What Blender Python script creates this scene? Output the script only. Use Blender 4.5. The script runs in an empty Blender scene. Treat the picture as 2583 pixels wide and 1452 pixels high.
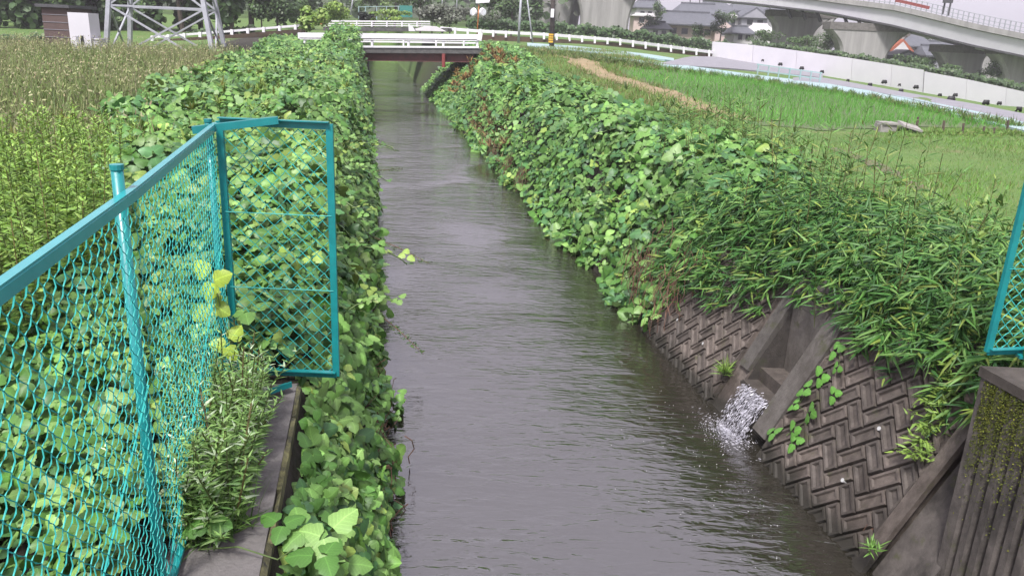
import bpy, math, random
import numpy as np
from mathutils import Matrix, Vector
random.seed(7); rng = np.random.default_rng(7)
R = math.radians
S = bpy.context.scene
COL = S.collection

# ------------------------------------------------------------------ camera, sky, sun, exposure
CAMZ, FPX, PITCH, ROLL = 4.0, 2000.0, 17.6, 2.5
cd = bpy.data.cameras.new('camera'); cam = bpy.data.objects.new('camera', cd); COL.objects.link(cam)
cd.sensor_width = 36.0; cd.lens = 36.0 * FPX / 2583.0; cd.clip_start = 0.05; cd.clip_end = 2000
CM = Matrix.Translation((0, 0, CAMZ)) @ Matrix.Rotation(R(90 - PITCH), 4, 'X') @ Matrix.Rotation(R(ROLL), 4, 'Z')
cam.matrix_world = CM
S.camera = cam
W = bpy.data.worlds.new('World'); S.world = W; W.use_nodes = True
nt = W.node_tree; nt.nodes.clear()
sky = nt.nodes.new('ShaderNodeTexSky'); sky.sky_type = 'NISHITA'; sky.sun_disc = False
sky.sun_elevation = R(58); sky.sun_rotation = R(200); sky.air_density = 1.0; sky.dust_density = 4.0; sky.ozone_density = 1.0
hsv = nt.nodes.new('ShaderNodeHueSaturation'); hsv.inputs['Saturation'].default_value = 0.10
tint = nt.nodes.new('ShaderNodeMix'); tint.data_type = 'RGBA'; tint.blend_type = 'MULTIPLY'
tint.inputs[0].default_value = 1.0; tint.inputs[7].default_value = (0.935, 0.88, 1.03, 1)
bg = nt.nodes.new('ShaderNodeBackground'); bg.inputs['Strength'].default_value = 0.11
wo = nt.nodes.new('ShaderNodeOutputWorld')
ovc = nt.nodes.new('ShaderNodeMix'); ovc.data_type = 'RGBA'; ovc.inputs[0].default_value = 0.72; ovc.inputs[7].default_value = (1.85, 1.85, 1.85, 1)   # even cloud cover
nt.links.new(sky.outputs[0], hsv.inputs['Color']); nt.links.new(hsv.outputs[0], ovc.inputs[6]); nt.links.new(ovc.outputs[2], tint.inputs[6])
nt.links.new(tint.outputs[2], bg.inputs[0]); nt.links.new(bg.outputs[0], wo.inputs[0])
sd = bpy.data.lights.new('sun', 'SUN'); sun = bpy.data.objects.new('sun', sd); COL.objects.link(sun)
sd.energy = 1.5; sd.angle = R(10); sd.color = (1.0, 0.97, 0.92)
az, el = R(200), R(58)
sdir = Vector((math.sin(az) * math.cos(el), math.cos(az) * math.cos(el), math.sin(el)))
sun.rotation_euler = sdir.to_track_quat('Z', 'Y').to_euler()
S.view_settings.view_transform = 'Standard'; S.view_settings.look = 'None'
S.view_settings.exposure = 2.05; S.view_settings.gamma = 1.0
S.cycles.max_bounces = 6; S.cycles.transparent_max_bounces = 6
S.cycles.use_denoising = True

# ------------------------------------------------------------------ the lie of the land
def sm(a, b, x): t = np.clip((np.asarray(x, float) - a) / (b - a), 0, 1); return t * t * (3 - 2 * t)
def XC(y): return 2.1 - 0.187 * np.asarray(y, float)
HW, TOPW, BZ = 1.87, 2.63, 1.6            # half width at water, at bank top, bank height
def plain(X, Y):
    X = np.asarray(X, float); Y = np.asarray(Y, float)
    yy = np.clip(Y, 0, 170)
    z = BZ + 0.0362 * np.maximum(0, yy - 30) - 0.09 * np.clip(X - 10, 0, 75) * sm(28, 64, Y)
    z = z + 0.5 * sm(45, 50, Y) * (1 - sm(70, 84, Y)) * (1 - sm(4, 14, X)) * sm(-26, -17, X)
    return z
def vn(x, y, s=1.0, k=0.0):
    x = np.asarray(x, float) / s; y = np.asarray(y, float) / s
    return (np.sin(x * 1.7 + 1.3 * np.sin(y * 1.1 + k) + k) + np.sin(y * 2.1 + 1.7 * np.sin(x * .9 + 2 * k)) + np.sin(x * 3.1 - y * 2.7 + k * 3) * .6) / 2.6
def topw(o, Y): return TOPW + np.where(o > 0, 2.3 * sm(35, 46, Y) * (1 - sm(60, 70, Y)), 0)
def ground(X, Y):
    X = np.asarray(X, float); Y = np.asarray(Y, float)
    o = X - XC(Y); zp = plain(X, Y) + .03 * vn(X, Y, 1.5)
    lo = np.where((o > 0) & (Y < 11), 0.25, 0.0); lo = np.where((o > 0) & (Y > 6.9) & (Y < 8.8), 0.85, lo)
    t = np.clip((np.abs(o) - (HW - .1) - lo) / (topw(o, Y) - HW + .1 - .9 * lo), 0, 1)
    zc = -.5 + (zp + .5) * t
    k = 1 - sm(108, 114, Y)
    return np.where(t < 1, zc * k + zp * (1 - k), zp)
def bank(X, Y):
    """the bank surface as the plants meet it, slabs included"""
    o = np.asarray(X, float) - XC(Y); zp = plain(X, Y); t = np.clip((np.abs(o) - HW) / (topw(o, Y) - HW), 0, 1)
    return zp * t
RM = CM.to_3x3()
def ray(x, y):
    d = RM @ Vector(((x - 1291.5) / FPX, -(y - 726) / FPX, -1.0)); return d
def at_z(x, y, z):
    d = ray(x, y); t = (z - CAMZ) / d.z; return Vector((d.x * t, d.y * t, z))
def at_y(x, y, D):
    d = ray(x, y); t = D / d.y; return Vector((d.x * t, D, CAMZ + d.z * t))
def at_g(x, y, lift=0.0):
    d = ray(x, y); D = 3.0
    while D < 190:
        if CAMZ + d.z * D / d.y < float(plain(d.x * D / d.y, D)) + lift: break
        D *= 1.01
    t = D / d.y
    return Vector((d.x * t, D, CAMZ + d.z * t - lift))

# ------------------------------------------------------------------ materials
MATS = {}
def principled(name):
    m = bpy.data.materials.new(name); m.use_nodes = True; n = m.node_tree
    return m, n, n.nodes['Principled BSDF']
def mat(name, c1, c2=None, rough=.8, scale=6.0, bump=0.0, metal=0.0, detail=6, spec=.5, c3=None, stretch=None):
    m, n, b = principled(name)
    b.inputs['Roughness'].default_value = rough; b.inputs['Metallic'].default_value = metal
    b.inputs['Specular IOR Level'].default_value = spec
    c2 = c2 or tuple(v * .72 for v in c1)
    tc = n.nodes.new('ShaderNodeTexCoord'); mp = n.nodes.new('ShaderNodeMapping')
    if stretch: mp.inputs['Scale'].default_value = stretch
    ns = n.nodes.new('ShaderNodeTexNoise'); ns.inputs['Scale'].default_value = scale; ns.inputs['Detail'].default_value = detail; ns.inputs['Roughness'].default_value = .65
    rp = n.nodes.new('ShaderNodeValToRGB'); e = rp.color_ramp.elements
    e[0].position = .34; e[1].position = .66; e[0].color = (*c1, 1); e[1].color = (*c2, 1)
    if c3:
        k = e.new(.5); k.color = (*c3, 1)
    n.links.new(tc.outputs['Object'], mp.inputs[0]); n.links.new(mp.outputs[0], ns.inputs[0]); n.links.new(ns.outputs['Fac'], rp.inputs[0])
    n.links.new(rp.outputs[0], b.inputs['Base Color'])
    if bump:
        n2 = n.nodes.new('ShaderNodeTexNoise'); n2.inputs['Scale'].default_value = scale * 7; n2.inputs['Detail'].default_value = 5
        bp = n.nodes.new('ShaderNodeBump'); bp.inputs['Strength'].default_value = bump; bp.inputs['Distance'].default_value = .02
        n.links.new(mp.outputs[0], n2.inputs[0]); n.links.new(n2.outputs['Fac'], bp.inputs['Height']); n.links.new(bp.outputs[0], b.inputs['Normal'])
    MATS[name] = m; return m
def leafmat(name, rough=.42, trans=.25, spec=.5):
    m, n, b = principled(name)
    at = n.nodes.new('ShaderNodeAttribute'); at.attribute_name = 'Col'
    b.inputs['Roughness'].default_value = rough; b.inputs['Specular IOR Level'].default_value = spec
    tr = n.nodes.new('ShaderNodeBsdfTranslucent'); mx = n.nodes.new('ShaderNodeMixShader'); mx.inputs[0].default_value = trans
    hs = n.nodes.new('ShaderNodeHueSaturation'); hs.inputs['Value'].default_value = 1.5; hs.inputs['Hue'].default_value = .48
    # pale veins drawn in the leaf's own coordinates
    lu = n.nodes.new('ShaderNodeAttribute'); lu.attribute_name = 'luv'; sx = n.nodes.new('ShaderNodeSeparateXYZ'); n.links.new(lu.outputs['Vector'], sx.inputs[0])
    def mth(op, a, b_=None, c_=None):
        k = n.nodes.new('ShaderNodeMath'); k.operation = op
        for i, v in enumerate((a, b_, c_)):
            if v is None: continue
            if isinstance(v, (int, float)): k.inputs[i].default_value = v
            else: n.links.new(v, k.inputs[i])
        return k.outputs[0]
    ax = mth('ABSOLUTE', sx.outputs[0]); mid = mth('LESS_THAN', ax, .022)
    sv = mth('SINE', mth('MULTIPLY', mth('MULTIPLY_ADD', ax, -.75, sx.outputs[1]), 42.0)); side = mth('MULTIPLY', mth('GREATER_THAN', sv, .86), .55)
    vein = mth('MULTIPLY', mth('MAXIMUM', mid, side), sx.outputs[2])
    blot = n.nodes.new('ShaderNodeTexNoise'); blot.inputs['Scale'].default_value = 34; blot.inputs['Detail'].default_value = 3
    br_ = mth('MULTIPLY_ADD', vein, .38, mth('MULTIPLY_ADD', blot.outputs['Fac'], .5, .75))
    vc = n.nodes.new('ShaderNodeMix'); vc.data_type = 'RGBA'; vc.blend_type = 'MULTIPLY'; vc.inputs[0].default_value = 1; n.links.new(at.outputs['Color'], vc.inputs[6]); n.links.new(br_, vc.inputs[7])
    n.links.new(vc.outputs[2], b.inputs['Base Color']); n.links.new(at.outputs['Color'], hs.inputs['Color']); n.links.new(hs.outputs[0], tr.inputs[0])
    out = n.nodes['Material Output']
    n.links.new(b.outputs[0], mx.inputs[1]); n.links.new(tr.outputs[0], mx.inputs[2]); n.links.new(mx.outputs[0], out.inputs[0])
    MATS[name] = m; return m
leafmat('leaf', .48, .10, .4); leafmat('blade', .5, .2, .4); leafmat('dry', .8, .05, .2)
TEAL = (.005, .21, .215)
mat('teal', TEAL, (.004, .16, .165), .42, 9, .05, spec=.5)
MATS['teal'].node_tree.nodes['Principled BSDF'].inputs['Coat Weight'].default_value = .25; MATS['teal'].node_tree.nodes['Principled BSDF'].inputs['Coat Roughness'].default_value = .15
mat('teal_sky_sheen', (.03, .28, .30), (.02, .23, .25), .25, 4, spec=.7)  # top rail teal, lightened to paint in the sky's reflection
mat('teal_wire', (.035, .37, .33), (.02, .28, .26), .55, 9, spec=.3)
mat('concrete', (.16, .15, .14), (.085, .078, .072), .85, 3.5, .35)
mat('concrete_wall', (.17, .155, .15), (.10, .09, .085), .85, 5, .5, c3=(.15, .14, .135))
mat('block', (.135, .118, .108), (.060, .052, .047), .75, 4.5, .4, c3=(.10, .088, .08))
mat('abutment', (.11, .10, .095), (.04, .036, .033), .7, 3, .4, stretch=(3, 3, .35))
mat('moss', (.035, .045, .008), (.09, .10, .012), .95, 9, .8)
mat('mossy_face', (.20, .19, .08), (.035, .035, .03), .9, 7, .4, stretch=(2, 2, .3))
mat('white_paint', (.72, .71, .74), (.60, .59, .62), .5, 2)
mat('white_panel', (.56, .545, .58), (.51, .50, .535), .5, .5)
mat('rust', (.11, .036, .03), (.06, .028, .025), .7, 3, .2)
mat('deck', (.10, .10, .095), (.05, .05, .05), .85, 4, .2)
mat('asphalt', (.06, .06, .062), (.045, .045, .047), .9, 12)
mat('pier', (.30, .29, .285), (.20, .195, .19), .85, .5, .1, stretch=(3, 3, .3))
mat('girder', (.50, .49, .53), (.44, .43, .47), .5, .6)
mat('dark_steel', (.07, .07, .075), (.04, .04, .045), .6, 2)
mat('grey_steel', (.34, .35, .38), (.26, .27, .30), .5, 3)
mat('soil', (.05, .04, .022), (.03, .03, .016), .95, 3, .5)
mat('dirt', (.27, .20, .12), (.17, .14, .07), .95, 1.5, .4)
mat('roof_tile', (.11, .115, .13), (.075, .08, .095), .55, 2, .2)
mat('roof_red', (.38, .12, .06), (.28, .08, .05), .7, 2)
mat('plaster', (.62, .60, .60), (.50, .49, .50), .85, 1)
mat('plaster_pink', (.58, .46, .43), (.5, .4, .37), .85, 1)
mat('plaster_grey', (.28, .28, .31), (.24, .24, .27), .85, 1)
mat('brown_wall', (.10, .065, .06), (.075, .05, .045), .8, 2)
mat('window_glass', (.03, .035, .04), (.05, .055, .06), .12, 2)
mat('pole_wood', (.045, .036, .032), (.028, .022, .02), .85, 4)
mat('yellow', (.60, .36, .03), (.45, .26, .02), .6, 4)
mat('black', (.012, .012, .013), None, .6)
mat('orange', (.45, .16, .04), None, .6)
mat('red', (.24, .05, .045), None, .6)
mat('mirror_face', (.55, .58, .60), None, .15)
mat('tarp', (.22, .215, .235), (.17, .165, .185), .6, 1.2, .3)
mat('pale_teal', (.22, .36, .36), (.30, .36, .37), .6, .6)
mat('wood', (.10, .075, .055), (.06, .045, .035), .9, 6)
mat('bark', (.07, .055, .04), (.045, .035, .028), .95, 5, .4)
mat('stem_green', (.10, .16, .04), None, .6)
mat('stem_brown', (.16, .08, .05), (.09, .05, .035), .8, 8)
mat('stone_pale', (.30, .285, .265), (.20, .19, .18), .85, 5, .3)
mat('net_green', (.03, .20, .17), None, .7)
mat('plastic_white', (.42, .42, .42), (.36, .36, .36), .4, 5)

def weathered(name, a, b, c, moss, zt):
    m, n, bs = principled(name); L = n.links.new; bs.inputs['Roughness'].default_value = .7
    tc = n.nodes.new('ShaderNodeTexCoord')
    def noise(sc, det=6, st=None):
        q = n.nodes.new('ShaderNodeTexNoise'); q.inputs['Scale'].default_value = sc; q.inputs['Detail'].default_value = det; q.inputs['Roughness'].default_value = .7
        mp = n.nodes.new('ShaderNodeMapping'); mp.inputs['Scale'].default_value = st or (1, 1, 1); L(tc.outputs['Object'], mp.inputs[0]); L(mp.outputs[0], q.inputs[0]); return q
    def ramp(src, p0, p1, c0, c1):
        r = n.nodes.new('ShaderNodeValToRGB'); e = r.color_ramp.elements; e[0].position = p0; e[1].position = p1; e[0].color = (*c0, 1); e[1].color = (*c1, 1); L(src, r.inputs[0]); return r
    def mix(f, x, y):
        k = n.nodes.new('ShaderNodeMix'); k.data_type = 'RGBA'; L(f, k.inputs[0]); L(x, k.inputs[6])
        if isinstance(y, tuple): k.inputs[7].default_value = (*y, 1)
        else: L(y, k.inputs[7])
        return k.outputs[2]
    base = ramp(noise(9).outputs['Fac'], .32, .68, a, b).outputs[0]
    st = ramp(noise(2.2, 8, (1, 1, .5)).outputs['Fac'], .48, .62, (0, 0, 0), (1, 1, 1)).outputs[0]; o = mix(st, base, c)
    oi = n.nodes.new('ShaderNodeObjectInfo'); rv_ = ramp(oi.outputs['Random'], 0, 1, (.68, .68, .68), (1.25, 1.22, 1.2)).outputs[0]
    km = n.nodes.new('ShaderNodeMix'); km.data_type = 'RGBA'; km.blend_type = 'MULTIPLY'; km.inputs[0].default_value = 1; L(o, km.inputs[6]); L(rv_, km.inputs[7]); o = km.outputs[2]     # blocks cast in different batches
    ms = ramp(noise(3.1, 8).outputs['Fac'], .58, .68, (0, 0, 0), (.8, .8, .8)).outputs[0]; o = mix(ms, o, moss)
    sx = n.nodes.new('ShaderNodeSeparateXYZ'); L(tc.outputs['Object'], sx.inputs[0])
    ad = n.nodes.new('ShaderNodeMath'); ad.operation = 'MULTIPLY_ADD'; ad.inputs[1].default_value = .22; L(noise(5).outputs['Fac'], ad.inputs[0]); L(sx.outputs['Z'], ad.inputs[2])
    tl = ramp(ad.outputs[0], zt, zt + .12, (1, 1, 1), (0, 0, 0)).outputs[0]; o = mix(tl, o, (.022, .019, .014))        # algae line left by the water
    L(o, bs.inputs['Base Color'])
    bp = n.nodes.new('ShaderNodeBump'); bp.inputs['Strength'].default_value = .5; bp.inputs['Distance'].default_value = .012; L(noise(38, 5).outputs['Fac'], bp.inputs['Height']); L(bp.outputs[0], bs.inputs['Normal'])
    MATS[name] = m
weathered('block', (.125, .105, .092), (.06, .050, .044), (.045, .036, .030), (.06, .062, .026), .2)
weathered('cheek', (.125, .115, .105), (.07, .063, .057), (.05, .043, .037), (.05, .052, .024), .1)
weathered('dark_concrete', (.07, .06, .052), (.035, .03, .027), (.03, .025, .02), (.03, .034, .014), .3)  # wet sill, mossy coping; recess shade painted in on the notch side walls
weathered('abutment', (.125, .11, .10), (.06, .052, .047), (.03, .026, .023), (.045, .05, .014), -1)
# ------------------------------------------------------------------ mesh helpers
class MB:
    def __init__(s): s.v = []; s.f = []
    def add(s, vs, fs):
        n = len(s.v); s.v += [tuple(p) for p in vs]; s.f += [tuple(i + n for i in f) for f in fs]; return s
    def prism(s, pts, vec):
        n = len(pts); vec = Vector(vec); a = [Vector(p) for p in pts]; b = [p + vec for p in a]
        return s.add(a + b, [tuple(range(n))[::-1], tuple(range(n, 2 * n))] + [(i, (i + 1) % n, n + (i + 1) % n, n + i) for i in range(n)])
    def box(s, c, ex, ey, ez):                                  # centre and three half-edge vectors
        c, ex, ey, ez = map(Vector, (c, ex, ey, ez))
        vs = [c + ex * i + ey * j + ez * k for k in (-1, 1) for i, j in ((-1, -1), (1, -1), (1, 1), (-1, 1))]
        return s.add(vs, [(3, 2, 1, 0), (4, 5, 6, 7), (0, 1, 5, 4), (1, 2, 6, 5), (2, 3, 7, 6), (3, 0, 4, 7)])
    def abox(s, x0, x1, y0, y1, z0, z1):
        return s.box(((x0 + x1) / 2, (y0 + y1) / 2, (z0 + z1) / 2), ((x1 - x0) / 2, 0, 0), (0, (y1 - y0) / 2, 0), (0, 0, (z1 - z0) / 2))
    def bar(s, a, b, w, h=None, up=(0, 0, 1)):                  # box beam from a to b
        a, b = Vector(a), Vector(b); d = b - a; h = h or w
        side = d.cross(Vector(up));
        if side.length < 1e-6: side = d.cross(Vector((0, 1, 0)))
        side.normalize(); u = side.cross(d).normalized()
        return s.box((a + b) / 2, d / 2, side * w / 2, u * h / 2)
    def tube(s, pts, rad, n=6, cap=True):
        pts = [Vector(p) for p in pts]; m = len(pts); rad = rad if hasattr(rad, '__len__') else [rad] * m
        vs = []
        for i, p in enumerate(pts):
            d = (pts[min(i + 1, m - 1)] - pts[max(i - 1, 0)]).normalized()
            x = d.cross(Vector((0, 0, 1)) if abs(d.z) < .9 else Vector((1, 0, 0))).normalized(); y = d.cross(x)
            vs += [p + (x * math.cos(2 * math.pi * k / n) + y * math.sin(2 * math.pi * k / n)) * rad[i] for k in range(n)]
        fs = [(i * n + k, i * n + (k + 1) % n, (i + 1) * n + (k + 1) % n, (i + 1) * n + k) for i in range(m - 1) for k in range(n)]
        if cap: fs += [tuple(range(n))[::-1], tuple(range((m - 1) * n, m * n))]
        return s.add(vs, fs)
    def build(s, name, m, parent=None, smooth=False):
        me = bpy.data.meshes.new(name); me.from_pydata(s.v, [], s.f); me.update()
        if smooth: me.polygons.foreach_set('use_smooth', [True] * len(me.polygons))
        me.materials.append(MATS[m] if isinstance(m, str) else m)
        return link(bpy.data.objects.new(name, me), parent)
def link(o, parent=None):
    COL.objects.link(o)
    if parent is not None:
        o.parent = parent
        if parent.parent is None and parent.type == 'EMPTY': o.matrix_parent_inverse = Matrix.Translation(-parent.location)
    return o
def tag(o, label, cat, group=None, kind=None):
    o['label'] = label; o['category'] = cat
    if group: o['group'] = group
    if kind: o['kind'] = kind
    return o
def thing(name, label, cat, loc, group=None, kind=None):
    o = bpy.data.objects.new(name, None); COL.objects.link(o); o.location = Vector(loc); o.empty_display_size = .2
    return tag(o, label, cat, group, kind)
def struct(o, label=None):
    o['kind'] = 'structure'
    if label: o['label'] = label
    return o
def bulk(name, tv, tf, P, M, C, m, parent=None, tc=None):
    """one mesh from many copies of a template: tv (v,3), tf faces, P (n,3), M (n,3,3), C (n,3)"""
    tv = np.asarray(tv, float); N, V = len(P), len(tv)
    vs = (np.einsum('nij,vj->nvi', M, tv) + np.asarray(P)[:, None]).reshape(-1, 3)
    fl = np.concatenate([np.array(f) for f in tf]); ln = np.array([len(f) for f in tf])
    loops = (fl[None] + (np.arange(N) * V)[:, None]).ravel()
    tot = np.tile(ln, N); start = np.concatenate([[0], np.cumsum(tot)[:-1]])
    me = bpy.data.meshes.new(name)
    me.vertices.add(N * V); me.loops.add(len(loops)); me.polygons.add(len(tot))
    me.vertices.foreach_set('co', vs.ravel().astype(np.float32)); me.loops.foreach_set('vertex_index', loops.astype(np.int32))
    me.polygons.foreach_set('loop_start', start.astype(np.int32)); me.polygons.foreach_set('loop_total', tot.astype(np.int32))
    me.update(calc_edges=True)
    tc = np.ones(V) if tc is None else np.asarray(tc, float)
    cc = np.ones((N, V, 4)); cc[:, :, :3] = np.asarray(C)[:, None] * tc[None, :, None]
    ca = me.color_attributes.new('Col', 'FLOAT_COLOR', 'POINT'); ca.data.foreach_set('color', cc.ravel().astype(np.float32))
    if V == 45:
        la = me.attributes.new('luv', 'FLOAT_VECTOR', 'POINT'); la.data.foreach_set('vector', np.tile(TRIUV, (N, 1)).ravel().astype(np.float32))
    me.materials.append(MATS[m])
    return link(bpy.data.objects.new(name, me), parent)
def unit(a): return a / np.maximum(1e-9, np.linalg.norm(a, axis=-1, keepdims=True))
def frames(nrm, ang, s):
    """rotation matrices with local z along nrm, turned by ang about it, scaled by s"""
    n = unit(np.asarray(nrm, float)); r = np.where(np.abs(n[:, 2:3]) < .95, np.array([[0, 0, 1.]]), np.array([[1., 0, 0]]))
    a = unit(np.cross(r, n)); b = np.cross(n, a); c, q = np.cos(ang)[:, None], np.sin(ang)[:, None]
    x = a * c + b * q; y = -a * q + b * c
    return np.stack([x, y, n], axis=2) * np.asarray(s).reshape(-1, 1, 1)
def headed(dirv, roll, s):
    """matrices with local y along dirv"""
    y = unit(np.asarray(dirv, float)); r = np.where(np.abs(y[:, 2:3]) < .95, np.array([[0, 0, 1.]]), np.array([[1., 0, 0]]))
    x = unit(np.cross(y, r)); z = np.cross(x, y); c, q = np.cos(roll)[:, None], np.sin(roll)[:, None]
    return np.stack([x * c + z * q, y, -x * q + z * c], axis=2) * np.asarray(s).reshape(-1, 1, 1)
def pick(cols, w, n, jit=.18):
    c = np.array(cols)[rng.choice(len(cols), n, p=np.array(w) / sum(w))]
    return c * (1 + jit * rng.standard_normal((n, 1))).clip(.5, 1.6)
# leaf templates -----------------------------------------------------------------------------
def leaflet(fold=.16, droop=.16):
    pr = [(.24, -.02), (.47, .16), (.47, .36), (.37, .47), (.41, .60), (.19, .88)]
    v = [(0, 0, 0), (0, .5, .02), (0, 1, -droop)]
    for s in (1, -1): v += [(s * x, y, -fold * x - droop * y * y + (.03 if i % 2 else 0)) for i, (x, y) in enumerate(pr)]
    f = []
    for k in (3, 9):
        q = [(0, k, k + 1, k + 2), (0, k + 2, k + 3, 1), (1, k + 3, k + 4), (1, k + 4, k + 5, 2)]
        f += q if k == 3 else [t[::-1] for t in q]
    return np.array(v), f, np.array([1.12, 1.1, 1.05] + [.97, .94, .92, .95, .93, .97] * 2)
def rotz(v, a): c, s = math.cos(a), math.sin(a); return v @ np.array([[c, s, 0], [-s, c, 0], [0, 0, 1]])
UV = []
def trifoliate(simple=False):
    if simple:
        lv = np.array([(0, 0, 0), (.4, .12, -.05), (.42, .6, -.08), (0, 1, -.14), (-.42, .6, -.08), (-.4, .12, -.05)]); lf = [(0, 1, 2, 3), (0, 3, 4, 5)]; lc = np.array([1.15, .95, .95, 1.1, .95, .95])
    else: lv, lf, lc = leaflet()
    V, F, T = [], [], []; UV.clear()
    for a, s, dy in ((0, 1, .42), (2.0, .92, .06), (-2.0, .92, .06)):
        v = lv * s; v = v + np.array([0, dy if a == 0 else .08, 0]); v = rotz(v, a)
        v[:, 2] += (0 if a == 0 else .04)
        F += [tuple(i + len(V) * len(lv) for i in f) for f in lf]; V.append(v); T.append(lc); UV.append(np.stack([lv[:, 0], lv[:, 1], np.ones(len(lv))], 1))
    V = np.concatenate(V); V[:, 1] -= .25
    return V, F, np.concatenate(T)
TRI, TRIF, TRIC = trifoliate(); TRIUV = np.concatenate(UV); STRI, STRIF, STRIC = trifoliate(True)
BLADE = np.array([(-.5, 0, 0), (.5, 0, 0), (-.42, .45, .05), (.42, .45, .05), (0, 1, .22)]); BLADEF = [(0, 1, 3, 2), (2, 3, 4)]
LANCE = np.array([(0, 0, 0), (-.5, .28, -.03), (.5, .28, -.03), (0, .3, .03), (0, 1, -.18), (-.3, .68, -.09), (.3, .68, -.09), (0, .68, -.05)])
LANCEF = [(0, 3, 1), (0, 2, 3), (1, 3, 7, 5), (3, 2, 6, 7), (5, 7, 4), (7, 6, 4)]
OVAL = np.array([(0, 0, 0), (.33, .25, -.04), (.33, .7, -.07), (0, 1, -.1), (-.33, .7, -.07), (-.33, .25, -.04)]); OVALF = [(0, 1, 2, 3), (0, 3, 4, 5)]

# ------------------------------------------------------------------ ground, water, hill
def gmat():
    m, n, b = principled('ground_mix'); b.inputs['Roughness'].default_value = .95
    tc = n.nodes.new('ShaderNodeTexCoord')
    n1 = n.nodes.new('ShaderNodeTexNoise'); n1.inputs['Scale'].default_value = .55; n1.inputs['Detail'].default_value = 8; n1.inputs['Roughness'].default_value = .7
    n2 = n.nodes.new('ShaderNodeTexNoise'); n2.inputs['Scale'].default_value = 14; n2.inputs['Detail'].default_value = 6
    r1 = n.nodes.new('ShaderNodeValToRGB'); e = r1.color_ramp.elements
    e[0].position = .36; e[0].color = (.07, .14, .026, 1); e[1].position = .70; e[1].color = (.16, .14, .065, 1); k = e.new(.56); k.color = (.095, .165, .033, 1)
    r2 = n.nodes.new('ShaderNodeValToRGB'); r2.color_ramp.elements[0].color = (.55, .55, .55, 1); r2.color_ramp.elements[1].color = (1.25, 1.25, 1.25, 1)
    mx = n.nodes.new('ShaderNodeMix'); mx.data_type = 'RGBA'; mx.blend_type = 'MULTIPLY'; mx.inputs[0].default_value = 1
    at = n.nodes.new('ShaderNodeAttribute'); at.attribute_name = 'soil'
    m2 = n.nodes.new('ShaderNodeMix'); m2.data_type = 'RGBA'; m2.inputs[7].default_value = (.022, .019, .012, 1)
    bp = n.nodes.new('ShaderNodeBump'); bp.inputs['Strength'].default_value = .6; bp.inputs['Distance'].default_value = .05
    L = n.links.new
    L(tc.outputs['Object'], n1.inputs[0]); L(tc.outputs['Object'], n2.inputs[0]); L(n1.outputs['Fac'], r1.inputs[0]); L(n2.outputs['Fac'], r2.inputs[0])
    L(r1.outputs[0], mx.inputs[6]); L(r2.outputs[0], mx.inputs[7]); L(mx.outputs[2], m2.inputs[6]); L(at.outputs['Fac'], m2.inputs[0]); L(m2.outputs[2], b.inputs['Base Color'])
    L(n2.outputs['Fac'], bp.inputs['Height']); L(bp.outputs[0], b.inputs['Normal'])
    MATS['ground_mix'] = m
gmat()
def right_edge(y): return np.interp(y, [5, 9, 12, 20, 30, 50, 70], [4.6, 4.6, 4.7, 5.6, 6.6, 8.0, 9])
def left_edge(y): return -np.interp(y, [0, 7, 10, 14, 18, 40, 60], [4.6, 4.7, 5.4, 6.8, 7.4, 8.6, 9])
def grid_ground():
    ob = np.concatenate([-np.geomspace(400, 9, 40), np.linspace(-8.5, -3, 19), [-2.63, -2.3, -2.0, -1.87, -1.77, -1.2, 0, 1.2, 1.77, 1.93, 2.2, 2.5, 2.63, 2.8], np.linspace(3, 30, 55), np.geomspace(31, 420, 34)])
    ys = np.concatenate([np.linspace(-6, 5, 8), np.linspace(5.5, 30, 60), np.linspace(31, 120, 90), np.geomspace(123, 900, 26)])
    O, Y = np.meshgrid(ob, ys); X = XC(np.minimum(Y, 130)) + O
    Z = np.where(True, ground(X, Y), 0); h, w = O.shape
    m = MB(); m.v = list(map(tuple, np.stack([X, Y, Z], -1).reshape(-1, 3)))
    m.f = [(j * w + i, j * w + i + 1, (j + 1) * w + i + 1, (j + 1) * w + i) for j in range(h - 1) for i in range(w - 1)]
    g = m.build('ground', 'ground_mix', smooth=True)
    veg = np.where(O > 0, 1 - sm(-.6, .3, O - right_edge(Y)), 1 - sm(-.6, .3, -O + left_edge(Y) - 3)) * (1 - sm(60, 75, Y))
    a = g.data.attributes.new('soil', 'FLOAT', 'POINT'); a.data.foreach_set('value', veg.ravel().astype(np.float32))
    struct(g, 'low ground with the channel cut through it')
grid_ground()
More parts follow.
